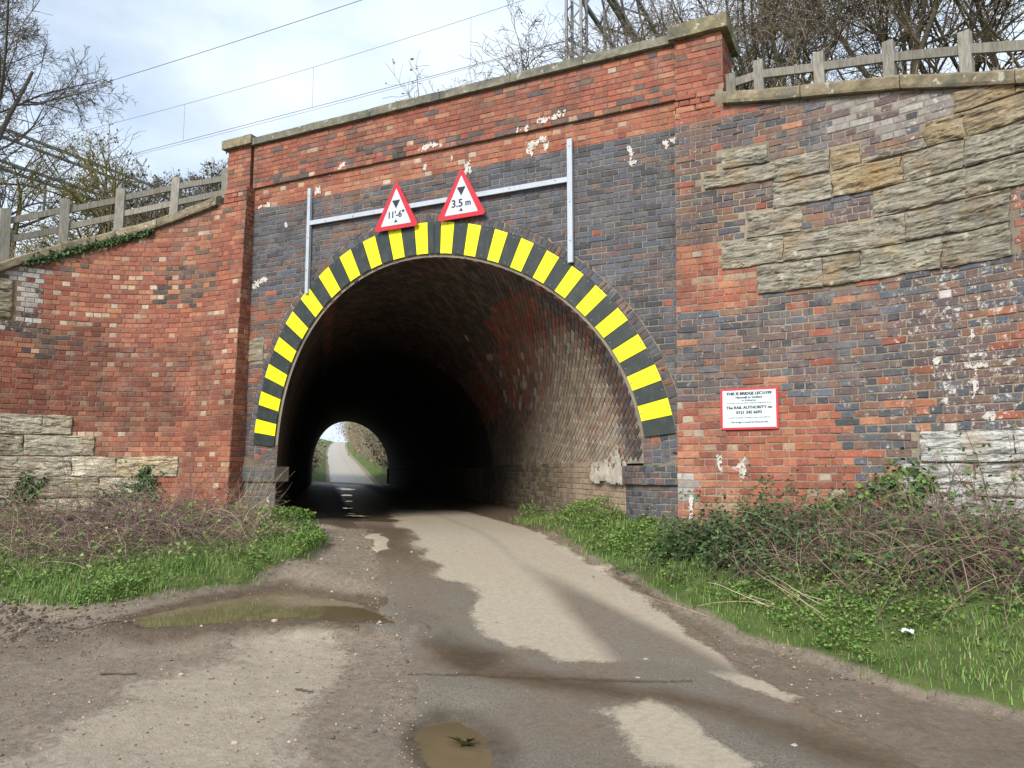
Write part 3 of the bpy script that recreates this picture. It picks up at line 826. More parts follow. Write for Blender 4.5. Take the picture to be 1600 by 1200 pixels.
# piers under the springing and imposts
P0_, P1_, P2_ = np.array([2.95, 0.0]), np.array([2.68, 0.0]), np.array([2.315, 0.42])
bt = np.linspace(0, 1, 13)[:, None]
bez = (1 - bt) ** 2 * P0_ + 2 * bt * (1 - bt) * P1_ + bt ** 2 * P2_
rp_ = np.concatenate([[[3.3, 0.0]], bez, [P2_ + TD * 30.5 / 0.77 * 0.94]])        # right pier and side wall of the tunnel, in plan
rs = np.concatenate([[0], np.cumsum(np.linalg.norm(np.diff(rp_, axis=0), axis=1))])
S_BEZ0, S_BEZ1 = rs[1], rs[13]
def pathfn(a, b, o):
    x = np.interp(a, rs, rp_[:, 0]); y = np.interp(a, rs, rp_[:, 1])
    e = 0.02
    dx = np.interp(a + e, rs, rp_[:, 0]) - np.interp(a - e, rs, rp_[:, 0]); dy = np.interp(a + e, rs, rp_[:, 1]) - np.interp(a - e, rs, rp_[:, 1])
    l = np.hypot(dx, dy) + 1e-9
    return np.stack([x + dy / l * -1 * -1 * -o * -1 * -1, y + dx / l * o, b], -1) if False else np.stack([x - (-dy / l) * -1 * -o, y - (-dx / l) * o * 1, b], -1)
def pathfn(a, b, o):
    x = np.interp(a, rs, rp_[:, 0]); y = np.interp(a, rs, rp_[:, 1])
    e = 0.02
    dx = np.interp(a + e, rs, rp_[:, 0]) - np.interp(a - e, rs, rp_[:, 0]); dy = np.interp(a + e, rs, rp_[:, 1]) - np.interp(a - e, rs, rp_[:, 1])
    l = np.hypot(dx, dy) + 1e-9
    nx, ny = -dy / l, dx / l                     # left of travel; travel runs leftwards along the face, so this points at the viewer
    return np.stack([x + nx * o, y + ny * o, b], -1)
# the pier path runs from the right end of the face towards the tunnel: left of travel is -Y on the face
mb = MB()
aa = rs[:14]
for z0, z1, o in ((-.5, .665, 0.0), (.665, .885, 0.05)):
    v0 = pathfn(aa, np.full(14, z0), np.full(14, o)); v1 = pathfn(aa, np.full(14, z1), np.full(14, o)); v2 = pathfn(aa, np.full(14, z1), np.full(14, -.3)); v3 = pathfn(aa, np.full(14, z0), np.full(14, -.02))
    V = np.concatenate([v0, v1, v2, v3]); Q = []
    for i in range(13):
        Q += [(i, i + 1, 15 + i, 14 + i), (14 + i, 15 + i, 29 + i, 28 + i), (42 + i, 43 + i, i + 1, i)]
    mb.add(V, Q, c=MORT)
mb.build('pier_bed', M['mortar'], bridge); mb = MB(); mb.box(-3.75, -2.95, -.05, .25, .665, .885, MORT); mb.build('impost_bed', M['mortar'], bridge)
mb = MB()
# weathered slopes on the imposts
mb.hexa([(2.8, -.045, .886), (3.25, -.045, .886), (3.25, .1, .886), (2.8, .1, .886), (2.85, -.012, .89), (3.25, -.03, 1.02), (3.25, .1, 1.02), (2.85, .1, .9)], (0.2, 0.18, 0.14)); mb.build('impost_slope', M['mortar'], bridge); mb = MB()
mb.hexa([(-3.7, -.045, .886), (-3.05, -.045, .886), (-3.05, .1, .886), (-3.7, .1, .886), (-3.6, -.02, 1.04), (-3.2, -.012, .93), (-3.2, .1, .95), (-3.6, .1, 1.04)], (0.2, 0.16, 0.11))
mb.build('impost_slope', M['mortar'], bridge)
C, H = bond(0.0, S_BEZ1 - .01, -0.38, .665, 0.0745, 0.236, 'header', phase=0.02)
ang = C[:, 0, 0] > S_BEZ0 + .12
B.add(C, pathfn, choose(len(C), [(BLUE, 6), (PURPLE, 3)]), 0.06)
C, H = bond(0.0, S_BEZ1 - .01, .665, .885, 0.0735, 0.236, 'header')
B.add(C, lambda a, b, o: pathfn(a, b, o + .05), choose(len(C), [(BLUE, 4), (PURPLE, 4)]), 0.05)
C, H = bond(XL, -2.97, -0.38, .665, 0.0745, 0.236, 'flemish')
B.add(C, fac, choose(len(C), [(BLUE, 4), (PURPLE, 5), (BROWN, 1)]), 0.3)
C, H = bond(-3.7, -2.95, .665, .885, 0.0735, 0.236, 'flemish')
B.add(C, lambda a, b, o: fac(a, b, o + .05), choose(len(C), [(BLUE, 6), (PURPLE, 2)]), 0.2)

# tunnel lining: the face section swept along the axis, ring by ring
sec = [(-2.97, -.4), (-2.97, .2), (-2.97, .885)]
for t in np.linspace(math.pi - .005, .005, 73):
    sec.append((CX + float(r_soff(np.array(t))) * math.cos(t), CZ + float(r_soff(np.array(t))) * math.sin(t)))
sec = np.array(sec)
n_arch = len(sec)
sec = np.concatenate([sec, [(2.72, .883), (2.72, .2), (2.72, -.4)]])
LEN_Y = 29.0
Ys = np.concatenate([[0, 0.1, 0.25, .43], np.linspace(1, LEN_Y, 29)])
SX, SY = np.meshgrid(np.arange(len(sec)), Ys)
px_ = sec[SX, 0] - 0.8285 * SY; pz_ = sec[SX, 1] + 0 * SY
idx = np.arange(SX.size).reshape(SX.shape)
Q = np.stack([idx[:-1, :-1], idx[1:, :-1], idx[1:, 1:], idx[:-1, 1:]], -1)
drop = np.zeros(Q.shape[:2], bool); drop[:3, n_arch - 1:] = True
Q = Q[~drop]
mouth_fade = np.exp(-SY / 3.5)[..., None]
lc = np.array((0.055, 0.042, 0.035)) * (1 - mouth_fade) + np.array((0.14, 0.10, 0.075)) * mouth_fade  # darkens with depth: the unlit interior's dimness put into the soot colour
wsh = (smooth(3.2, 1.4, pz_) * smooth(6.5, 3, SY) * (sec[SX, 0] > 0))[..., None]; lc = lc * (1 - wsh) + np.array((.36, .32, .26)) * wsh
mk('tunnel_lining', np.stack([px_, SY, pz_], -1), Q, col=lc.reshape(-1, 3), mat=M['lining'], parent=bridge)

# intrados bricks: skewed (helical) courses in the developed barrel
ac = sec[2:n_arch]
cc = np.stack([ac[:, 0] * 0.77, ac[:, 1]], -1)
eta = np.concatenate([[0], np.cumsum(np.linalg.norm(np.diff(cc, axis=0), axis=1))])
ETA = eta[-1]
def xi_front(e): return np.interp(e, eta, cc[:, 0]) * (-0.8285)
def barrel(a, b, o):
    c = np.interp(a, eta, cc[:, 0]); z = np.interp(a, eta, cc[:, 1])
    c2 = np.interp(a + .03, eta, cc[:, 0]) - np.interp(a - .03, eta, cc[:, 0]); z2 = np.interp(a + .03, eta, cc[:, 1]) - np.interp(a - .03, eta, cc[:, 1])
    l = np.hypot(c2, z2) + 1e-9
    nc, nz = z2 / l, -c2 / l
    c = c + nc * o; z = z + nz * o
    return np.stack([c * TN[0] + b * TD[0], c * TN[1] + b * TD[1], z], -1)
phi = math.radians(28); pd = np.array([math.sin(phi), math.cos(phi)]); qd = np.array([math.cos(phi), -math.sin(phi)])
h_, L_ = 0.078, 0.236
qs = np.arange(-8, 12, h_); out_c = []
for r, q in enumerate(qs):
    ln = L_
    ps = np.arange(-12, 16, ln) + (0 if r % 2 else ln / 2)
    a0 = np.stack([ps, np.full_like(ps, q)], -1)
    g = 0.005
    cor = []
    for dp, dq in ((g, g), (ln - g, g), (ln - g, h_ - g), (g, h_ - g)):
        p = ps + dp; qq = q + dq
        cor.append(np.stack([p * pd[0] + qq * qd[0], p * pd[1] + qq * qd[1]], -1))
    out_c.append(np.stack(cor, 1))
C = np.concatenate(out_c)
cen = C.mean(1); depth = cen[:, 1] - xi_front(cen[:, 0])
ok = (cen[:, 0] > 0.02) & (cen[:, 0] < ETA - 0.02) & (depth > 0.0) & (depth < 8.5) & ((cen[:, 0] > ETA * 0.3))
C, cen, depth = C[ok], cen[ok], depth[ok]
C[..., 0] = np.clip(C[..., 0], 0.0, ETA)
C[..., 1] = np.maximum(C[..., 1], xi_front(C[..., 0]) + 0.004)
C = C[:, ::-1]                                              # outward order
n = len(C); u_ = cen[:, 0] / ETA
hgt = np.interp(cen[:, 0], eta, cc[:, 1])
bnz = fbm(cen[:, 0] * 0.9, cen[:, 1] * 0.7, oct=3, seed=41)
col = choose(n, [(BROWN, 4), (PURPLE, 3), (RED, 2), (SOOT, 2)])
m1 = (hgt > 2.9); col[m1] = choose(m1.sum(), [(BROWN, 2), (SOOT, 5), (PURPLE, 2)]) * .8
m1 = (hgt > 1.9) & (hgt < 3.3) & (bnz > .5); col[m1] = choose(m1.sum(), [(RED, 4), (BROWN, 2), (ORANGE, .6)]) * .75
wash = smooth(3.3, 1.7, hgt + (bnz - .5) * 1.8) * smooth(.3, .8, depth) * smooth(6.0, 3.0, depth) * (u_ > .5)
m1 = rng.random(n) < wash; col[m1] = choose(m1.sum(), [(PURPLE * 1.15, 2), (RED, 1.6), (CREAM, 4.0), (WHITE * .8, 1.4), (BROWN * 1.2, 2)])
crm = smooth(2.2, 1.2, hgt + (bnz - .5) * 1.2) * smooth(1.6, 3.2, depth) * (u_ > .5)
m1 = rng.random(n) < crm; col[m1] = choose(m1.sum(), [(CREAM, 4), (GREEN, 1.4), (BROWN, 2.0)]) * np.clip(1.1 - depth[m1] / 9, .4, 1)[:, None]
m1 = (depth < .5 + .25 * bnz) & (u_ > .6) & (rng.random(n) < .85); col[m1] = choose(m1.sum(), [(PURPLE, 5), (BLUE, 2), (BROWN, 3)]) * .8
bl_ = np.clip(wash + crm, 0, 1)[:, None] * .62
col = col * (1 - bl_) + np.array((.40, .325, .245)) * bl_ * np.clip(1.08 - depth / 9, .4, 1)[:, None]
spk = .10 + .25 * wash
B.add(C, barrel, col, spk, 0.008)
# right side wall below the springing
C, H = bond(S_BEZ1 + .006, S_BEZ1 + 9.0, -0.3, .955, 0.078, 0.236, 'flemish')
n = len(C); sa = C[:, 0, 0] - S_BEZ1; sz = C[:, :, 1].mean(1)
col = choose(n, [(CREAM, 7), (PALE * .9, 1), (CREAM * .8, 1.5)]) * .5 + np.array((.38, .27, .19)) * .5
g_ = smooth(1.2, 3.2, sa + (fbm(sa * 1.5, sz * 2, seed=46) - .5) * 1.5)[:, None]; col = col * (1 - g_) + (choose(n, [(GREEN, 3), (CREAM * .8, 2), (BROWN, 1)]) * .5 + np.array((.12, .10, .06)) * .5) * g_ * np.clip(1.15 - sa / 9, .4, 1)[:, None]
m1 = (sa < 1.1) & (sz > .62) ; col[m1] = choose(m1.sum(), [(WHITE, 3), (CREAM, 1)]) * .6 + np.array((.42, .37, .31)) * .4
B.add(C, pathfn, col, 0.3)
mb = MB()
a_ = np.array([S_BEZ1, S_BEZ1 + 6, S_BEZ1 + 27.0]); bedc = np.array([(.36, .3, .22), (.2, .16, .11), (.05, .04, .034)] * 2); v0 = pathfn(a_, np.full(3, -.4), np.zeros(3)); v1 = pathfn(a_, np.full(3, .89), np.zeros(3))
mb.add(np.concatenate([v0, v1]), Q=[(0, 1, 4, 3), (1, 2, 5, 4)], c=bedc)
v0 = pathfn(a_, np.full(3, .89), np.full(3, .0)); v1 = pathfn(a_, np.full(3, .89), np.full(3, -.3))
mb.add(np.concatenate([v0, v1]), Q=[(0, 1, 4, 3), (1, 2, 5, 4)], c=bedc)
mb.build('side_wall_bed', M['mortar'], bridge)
# broken plaster along the springing
A_, Z_ = np.meshgrid(np.linspace(S_BEZ1 - .02, S_BEZ1 + 1.25, 60), np.linspace(.6, 1.22, 34)); zz_ = fbm(A_ * 5, Z_ * 5, oct=4, seed=44)
V = pathfn(A_.ravel(), Z_.ravel(), (.018 + .03 * fbm(A_ * 9, Z_ * 9, oct=4, seed=45) + .03 * smooth(.95, .7, Z_)).ravel())
idx = np.arange(A_.size).reshape(A_.shape); Q = np.stack([idx[:-1, :-1], idx[:-1, 1:], idx[1:, 1:], idx[1:, :-1]], -1)
topz = .86 + .30 * np.abs(np.sin(A_ * 5.2 + zz_ * 3)) ** 1.5 * smooth(.3, .7, fbm(A_ * 3, A_ * 0, seed=47)) + (fbm(A_ * 16, Z_ * 16, oct=3, seed=48) - .5) * .22 + (zz_ - .5) * .15
kp = (Z_ < topz)[:-1, :-1] & (Z_ > .64 + .05 * smooth(.5, .7, zz_))[:-1, :-1] & (A_ < S_BEZ1 + 1.15 + (zz_ - .5) * .5)[:-1, :-1]
mk('broken_plaster', V, Q[kp], col=np.array((.46, .41, .34)) * (.7 + .6 * fbm(A_ * 11, Z_ * 11, oct=4, seed=49)).ravel()[:, None], mat=M['lime'], parent=bridge)

# coping stones on the parapet, caps on the pilasters
def rough_box(x0, x1, y0, y1, z0, z1, c, name, parent, mat, step=0.09, amp=0.008, chamfer=0.012):
    """a cut stone with worn, slightly uneven faces"""
    nx = max(2, int((x1 - x0) / step)); ny = max(2, int((y1 - y0) / step)); nz = max(2, int((z1 - z0) / step))
    V = []; Q = []
    def face(o, u, v, nu, nv):
        k = len(V)
        for j in range(nv + 1):
            for i in range(nu + 1):
                V.append(o + u * i / nu + v * j / nv)
        for j in range(nv):
            for i in range(nu):
                a = k + j * (nu + 1) + i
                Q.append((a, a + 1, a + nu + 2, a + nu + 1))
    o = np.array([x0, y0, z0], float); dx, dy, dz = np.array([x1 - x0, 0, 0.]), np.array([0, y1 - y0, 0.]), np.array([0, 0, z1 - z0])
    face(o, dx, dz, nx, nz); face(o + dy + dx, -dx, dz, nx, nz); face(o + dx, dy, dz, ny, nz); face(o + dy, -dy, dz, ny, nz); face(o + dz, dx, dy, nx, ny); face(o, dy, dx, ny, nx)
    V = np.array(V)
    V = V + (np.stack([fbm(V[:, 0] * 5, V[:, 1] * 5, V[:, 2] * 5, 3, s) for s in (1, 2, 3)], -1) - .5) * amp * 2
    return mk(name, V, np.array(Q), col=np.tile(np.array(c), (len(V), 1)), mat=mat, parent=parent)
x = XL - .05
while x < XR + .02:
    w = min(rng.uniform(.95, 1.25), XR + .02 - x)
    if XR + .02 - x - w < .3: w = XR + .02 - x
    rough_box(x + .004, x + w - .004, -.115, .40, Z_PAR + .003, Z_PAR + .118 + rng.normal(0, .003), np.array((0.2, 0.19, 0.145)) * rng.uniform(.85, 1.15), 'coping_stone', bridge, M['coping'])
    x += w
rough_box(-4.2, -3.575, -.155, .53, Z_PAR + .022, Z_PAR + .165, (0.25, 0.22, 0.14), 'pilaster_cap', bridge, M['coping'])
rough_box(3.115, 3.815, -.165, .6, Z_PAR + .022, Z_PAR + .19, (0.25, 0.215, 0.13), 'pilaster_cap', bridge, M['coping'])
rough_box(-3.6, -3.29, -.012, .12, 2.505, 2.865, (0.3, 0.27, 0.2), 'stone_block', bridge, M['stone'], .04, .018)

B.finish(bridge, 300)

# white lime runs on the face
def ragged(pts, seed, cell=.009):
    """cells of a thin crust whose edge breaks up"""
    pts = np.array(pts, float); lo, hi = pts.min(0) - .06, pts.max(0) + .06
    A, Z = np.meshgrid(np.arange(lo[0], hi[0], cell), np.arange(lo[1], hi[1], cell))
    d = poly_sd(A, Z, pts) + (fbm(A * 22, Z * 14, oct=4, seed=seed) - .5) * .13
    d = d + .05 * smooth(.58, .7, fbm(A * 45, Z * 45, oct=2, seed=seed + 1))
    idx = np.arange(A.size).reshape(A.shape); Q = np.stack([idx[:-1, :-1], idx[:-1, 1:], idx[1:, 1:], idx[1:, :-1]], -1)
    kp = (d < 0)[:-1, :-1]
    if not kp.any(): kp[kp.shape[0] // 2, kp.shape[1] // 2] = True
    q = Q[kp]; u, inv = np.unique(q, return_inverse=True)
    A, Z = A.ravel()[u], Z.ravel()[u]; return A, Z, inv.reshape(-1, 4), .002 + .006 * fbm(A * 40, Z * 40, oct=2, seed=seed + 2)
def blob(name, pts, y, parent, seed, c=(0.56, 0.53, 0.48)):
    A, Z, q, o = ragged(pts, seed); k = (.75 + .5 * fbm(A * 18, Z * 18, oct=3, seed=seed + 4))[:, None]
    return mk(name, np.stack([A, y - o, Z], -1), q, col=np.array(c) * k, mat=M['lime'], parent=parent)
lime = [[(1.16, 4.97), (1.17, 5.12), (1.3, 5.13), (1.46, 5.17), (1.48, 5.0), (1.44, 4.98), (1.41, 5.08), (1.32, 5.08), (1.25, 4.94)], [(.24, 4.86), (.25, 5.05), (.31, 5.05), (.3, 4.86)], [(2.53, 4.8), (2.58, 4.78), (2.6, 4.62), (2.65, 4.58), (2.58, 4.54), (2.55, 4.6)],
        [(2.97, 4.79), (3.15, 4.79), (3.14, 4.67), (3.1, 4.75), (3.05, 4.75), (3.03, 4.66), (2.99, 4.68)], [(-2.36, 5.0), (-2.36, 5.08), (-2.27, 5.1), (-2.28, 5.0)], [(-3.55, 3.66), (-3.54, 3.76), (-3.3, 3.8), (-3.22, 3.77), (-3.36, 3.74), (-3.42, 3.68)],
        [(-3.15, .02), (-3.13, .2), (-3.11, .4), (-3.08, .3), (-3.03, .14), (-2.99, .02)], [(-3.52, 4.93), (-3.5, 4.97), (-3.28, 4.98), (-3.3, 4.93)], [(-2.95, 4.55), (-2.94, 4.66), (-2.91, 4.66), (-2.9, 4.55)], [(-.45, 5.04), (-.43, 5.12), (-.4, 5.12), (-.4, 5.02)], [(.0, 5.06), (.01, 5.15), (.03, 5.13), (.04, 5.05)]]
for i, p in enumerate(lime):
    blob('lime_stain', p, -.008, bridge, 60 + i)
for i, p in enumerate([[(-.5, 5.3), (-.48, 5.36), (-.1, 5.36), (-.12, 5.3)], [(1.3, 5.32), (1.32, 5.37), (1.75, 5.42), (1.72, 5.36)], [(-1.9, 5.29), (-1.88, 5.36), (-1.75, 5.36), (-1.78, 5.29)], [(1.05, 5.27), (1.06, 5.31), (1.22, 5.31), (1.22, 5.27)]]):
    blob('lime_stain', p, -.052, bridge, 80 + i)

# far portal: a retaining wall with the same opening, seen from inside the tunnel
fx = lambda q: q[:, 0] - 0.8285 * LEN_Y
op2 = np.stack([np.where(dirs[:, 0] > 0, np.minimum(tt, 1e9), tt) * dirs[:, 0] + CX, CZ + tt * dirs[:, 1]], -1)
n = len(th)
V = np.concatenate([np.c_[fx(ip), np.full(n, LEN_Y), ip[:, 1]], np.c_[fx(op2) + np.where(op2[:, 0] > 0, 14, -14), np.full(n, LEN_Y + .02), op2[:, 1] + .3]])
Q = [(i, n + i, n + i + 1, i + 1) for i in range(n - 1)]
m = MB(); m.add(V, Q, c=(0.2, 0.12, 0.08))
m.add([(-42, LEN_Y, -.5), (-2.97 - .8285 * LEN_Y, LEN_Y, -.5), (-2.97 - .8285 * LEN_Y, LEN_Y, .95), (-42, LEN_Y, 1.2)], Q=[(0, 1, 2, 3)], c=(0.2, 0.12, 0.08))
m.add([(2.6 - .8285 * LEN_Y, LEN_Y, -.5), (-6, LEN_Y, -.5), (-6, LEN_Y, 1.2), (2.6 - .8285 * LEN_Y, LEN_Y, .95)], Q=[(0, 1, 2, 3)], c=(0.2, 0.12, 0.08))
m.build('far_portal', M['mortar'], bridge)

# ------------------------------------------------------------------ wing walls (curved in plan, battered)
class Wing:
    def __init__(s, side, x0, d0, bat, segs, n=760, ds=.01):
        s.side, s.bat, s.ds = side, bat, ds
        p = np.array([x0, -d0]); t = 0.0; L = [p.copy()]; N = [(0, -1.0)]
        for i in range(n):
            k = next((kk for e, kk in segs if i * ds < e), 0)
            t += k * ds
            p = p + np.array([side * math.cos(t), -math.sin(t)]) * ds
            L.append(p.copy()); N.append((-side * math.sin(t), -math.cos(t)))
        s.L, s.N = np.array(L), np.array(N); s.smax = n * ds - .02
    def P(s, a, b, o=0.0):
        a = np.asarray(a, float); b = np.asarray(b, float); o = np.asarray(o, float)
        i = np.clip(a / s.ds, 0, len(s.L) - 1.001); k = i.astype(int); f = (i - k)[..., None]
        base = s.L[k] * (1 - f) + s.L[k + 1] * f; nn = s.N[k] * (1 - f) + s.N[k + 1] * f
        base = base + nn * (s.bat * (5.2 - b) + o)[..., None] + np.where(a < 0, a * s.side, 0)[..., None] * np.array([1, 0.])
        return np.concatenate([base, b[..., None]], -1)
WR = Wing(1, XR, .12, 1 / 16, [(.6, 0), (3.8, .16), (99, 0)])
WL = Wing(-1, XL, .17, .033, [(.5, 0), (4.3, .36), (99, 0)])
R_TOP = ([-1, .55, 1.63, 2.43, 2.97, 3.51, 4.6, 7.6], [5.03, 5.03, 4.85, 4.67, 4.49, 4.31, 3.9, 2.8])
L_TOP = ([-1, .55, 1.11, 2.16, 3.06, 3.66, 3.9, 5.0, 7.6], [5.03, 5.03, 4.91, 4.58, 4.25, 3.95, 3.8, 3.2, 1.8])

def stone_block(W, s0, s1, z0, z1, col, parent, seed, depth=.045, ledge=1.0):
    nu = max(6, int((s1 - s0) / .024)); nv = max(6, int((z1 - z0) / .015))
    m_ = rng.uniform(.001, .006, 4); a = np.linspace(s0 + m_[0], s1 - m_[1], nu + 1); b = np.linspace(z0 + m_[2], z1 - m_[3], nv + 1)
    A, Bz = np.meshgrid(a, b); A0, B0 = A, Bz
    A = A + (fbm(A * 0 + s0 * 7, Bz * 9, oct=2, seed=seed + 1) - .5) * .05; Bz = Bz + (fbm(A * 5, Bz * 2, oct=3, seed=seed + 2) - .5) * .036
    edge = np.minimum.reduce([(A0 - s0) / .016, (s1 - A0) / .016, (B0 - z0) / .016, (z1 - B0) / .016]).clip(0, 1)
    st = fbm(A * 1.5 + seed * 3.1, Bz * 24 + fbm(A * 2, Bz * 2, seed=seed) * 4, oct=3, seed=seed)
    st = smooth(.38, .56, st)
    cut = smooth(.05, .0, np.abs(fbm(A * 1.3 + seed, Bz * 11 + fbm(A * 3, Bz, seed=seed + 3) * 2.2, oct=2, seed=seed + 7) - .5))
    o = depth * (.72 + .28 * edge) * (.25 + .35 * st * ledge + .75 * fbm(A * 7, Bz * 16, oct=5, seed=seed + 5) - .3 * cut) + .004
    o = .35 * o + .65 * np.round(o / .0085) * .0085
    V = W.P(A, Bz, o)
    ring_back = W.P(A, Bz, np.full_like(A, -.03))
    n_ = (nu + 1) * (nv + 1)
    idx = np.arange(n_).reshape(nv + 1, nu + 1)
    Q = [np.stack([idx[:-1, :-1], idx[:-1, 1:], idx[1:, 1:], idx[1:, :-1]], -1).reshape(-1, 4)]
    bnd = np.concatenate([idx[0, :], idx[1:, -1], idx[-1, -2::-1], idx[-2:0:-1, 0]])
    VB = ring_back.reshape(-1, 3)[bnd]
    m = len(bnd); bi = n_ + np.arange(m)
    Q.append(np.stack([np.roll(bnd, -1), bnd, bi, np.roll(bi, -1)], -1))
    c = np.array(col) * rng.uniform(.85, 1.12) * rng.uniform(.985, 1.015, 3)
    return mk('stone_block', np.concatenate([V.reshape(-1, 3), VB]), np.concatenate(Q), col=np.tile(c, (n_ + m, 1)), mat=M['stone'], parent=parent, smooth_shade=False)

def wing_core(W, top, parent, thick=.5, mcol=MORT):
    a = np.concatenate([[-0.0], np.arange(.1, W.smax, .1)])
    zt = np.interp(a, *top); rows = []
    K = 12
    for k in range(K + 1):
        z = -.6 + (zt + .6) * k / K
        rows.append(W.P(a, z, np.zeros_like(a)))
    back = W.P(a, zt, np.full_like(a, -thick))
    rows.append(back)
    V = np.stack(rows); n = len(a)
    idx = np.arange(V.shape[0] * n).reshape(V.shape[0], n)
    Q = np.stack([idx[:-1, :-1], idx[:-1, 1:], idx[1:, 1:], idx[1:, :-1]], -1).reshape(-1, 4)
    # the return towards the face of the bridge
    zz = np.linspace(-.6, 5.26, 12)
    f = W.P(np.zeros(12), zz, np.zeros(12)); b = f.copy(); b[:, 1] = 0.3
    V2 = np.concatenate([f, b]); q2 = [(i, i + 1, 13 + i, 12 + i) for i in range(11)]
    mm = MB(); mm.add(V, Q, c=mcol); mm.add(V2, q2, c=mcol)
    # block of wall under the end pilaster
    x0 = W.L[0][0]; x1 = x0 + W.side * .56
    lo, hi = sorted((x0, x1))
    mm.box(lo, hi, -.10, .4, 4.7, Z_STR, mcol)
    mm.build('wall_core', M['mortar'], parent)

def clip_top(C, top, margin=.004):
    zt0 = np.interp(C[:, :, 0], *top) - margin
    keep = C[:, :2, 1].max(1) < zt0.min(1) - .02
    C = C.copy(); C[..., 1] = np.minimum(C[..., 1], zt0)
    return C, keep

def coping_run(W, top, parent, s0, s1, col, step=1.0):
    s = s0
    while s < s1 - .05:
        w = min(rng.uniform(.8, 1.15) * step, s1 - s)
        nu = max(3, int(w / .08)); a = np.linspace(s + .005, s + w - .005, nu + 1)
        zb = np.interp(a, *top) + .004
        th_ = .145
        prof = [(.075, 0), (.085, .03), (.085, th_ * .8), (.06, th_), (-.14, th_ + .015), (-.36, th_), (-.38, 0), (-.1, 0)]
        m_ = len(prof)
        V = []
        for o, dz in prof:
            nz = (fbm(a * 6, np.full_like(a, o * 9 + dz * 30), oct=3, seed=int(s * 7) + 3) - .5) * .02
            V.append(W.P(a, zb + dz + nz * .6, o + nz))
        V = np.stack(V, 1)
        idx = np.arange((nu + 1) * m_).reshape(nu + 1, m_)
        nx2 = np.roll(idx, -1, 1)
        Q = np.stack([idx[:-1], nx2[:-1], nx2[1:], idx[1:]], -1).reshape(-1, 4)
        caps = [(idx[0, 0], idx[0, 1], idx[0, 2], idx[0, 3]), (idx[0, 0], idx[0, 3], idx[0, 4], idx[0, 7]), (idx[0, 4], idx[0, 5], idx[0, 6], idx[0, 7]),
                (idx[-1, 0], idx[-1, 1], idx[-1, 2], idx[-1, 3]), (idx[-1, 0], idx[-1, 3], idx[-1, 4], idx[-1, 7]), (idx[-1, 4], idx[-1, 5], idx[-1, 6], idx[-1, 7])]
        mk('coping_stone', V.reshape(-1, 3), np.concatenate([Q, np.array(caps)]), col=np.tile(np.array(col) * rng.uniform(.85, 1.15), ((nu + 1) * m_, 1)), mat=M['coping'], parent=parent)
        s += w

# right wing: brick repairs round weathered stone blocks
wr = thing('wing_wall', 'curved wing wall right of the arch, patchwork of mixed brick and weathered stone', 'wall', (4.6, -.4, 0))
wing_core(WR, R_TOP, wr, mcol=np.array((0.31, 0.26, 0.19)))
GREY, BUFF, WSTONE = (0.31, 0.285, 0.225), (0.36, 0.28, 0.17), (0.52, 0.51, 0.475)
R_STONES = [(.54, 1.06, 4.235, 4.44, GREY), (.33, 1.13, 4.03, 4.225, GREY), (1.13, 1.72, 3.98, 4.24, GREY), (1.72, 2.01, 3.98, 4.22, BUFF), (1.10, 1.72, 3.68, 3.97, GREY), (1.72, 2.42, 3.68, 3.97, BUFF), (2.01, 2.64, 3.98, 4.04, GREY),
            (2.64, 3.0, 3.98, 4.24, BUFF), (3.0, 3.6, 3.98, 4.24, BUFF), (2.92, 3.45, 4.25, 4.47, BUFF), (3.45, 4.0, 4.25, 4.3, BUFF), (3.6, 4.4, 3.7, 4.06, BUFF),
            (2.43, 2.98, 3.68, 3.97, GREY), (2.98, 3.6, 3.68, 3.97, GREY), (2.12, 2.98, 3.38, 3.67, GREY), (2.98, 3.7, 3.38, 3.67, GREY), (3.7, 4.4, 3.38, 3.68, GREY),
            (.81, 1.40, 3.38, 3.67, GREY), (.52, 1.20, 3.06, 3.37, GREY), (1.20, 1.68, 3.06, 3.37, GREY), (1.68, 2.43, 3.06, 3.37, GREY), (2.43, 3.35, 3.06, 3.37, GREY), (.91, 1.6, 2.735, 3.05, GREY), (1.6, 1.98, 2.735, 3.05, GREY), (1.98, 2.75, 2.735, 3.05, GREY), (2.75, 3.35, 2.735, 3.05, GREY), (3.6, 4.4, 3.06, 3.37, GREY),
            (2.49, 3.3, .90, 1.20, WSTONE), (3.3, 4.1, .90, 1.20, WSTONE), (2.3, 2.95, .60, .89, WSTONE), (2.95, 3.6, .6, .89, WSTONE), (3.6, 4.4, .6, .89, WSTONE), (2.5, 3.2, .3, .59, WSTONE), (3.2, 4.1, .3, .59, WSTONE)]
for i, (a, b, c, d, cl) in enumerate(R_STONES):
    stone_block(WR, a, b, c, d, cl, wr, 100 + i, .042)
BR = Bricks()
C, H = bond(0.0, 7.2, -.3, 5.26, 0.0785, 0.240, 'english', joint=.011)
C, ok = clip_top(C, ([-1, .5, .56, *R_TOP[0][2:]], [5.26, 5.26, 5.02, *R_TOP[1][2:]]))
C, H = C[ok], H[ok]
s_, z_ = C[:, :, 0].mean(1), C[:, :, 1].mean(1); n = len(C)
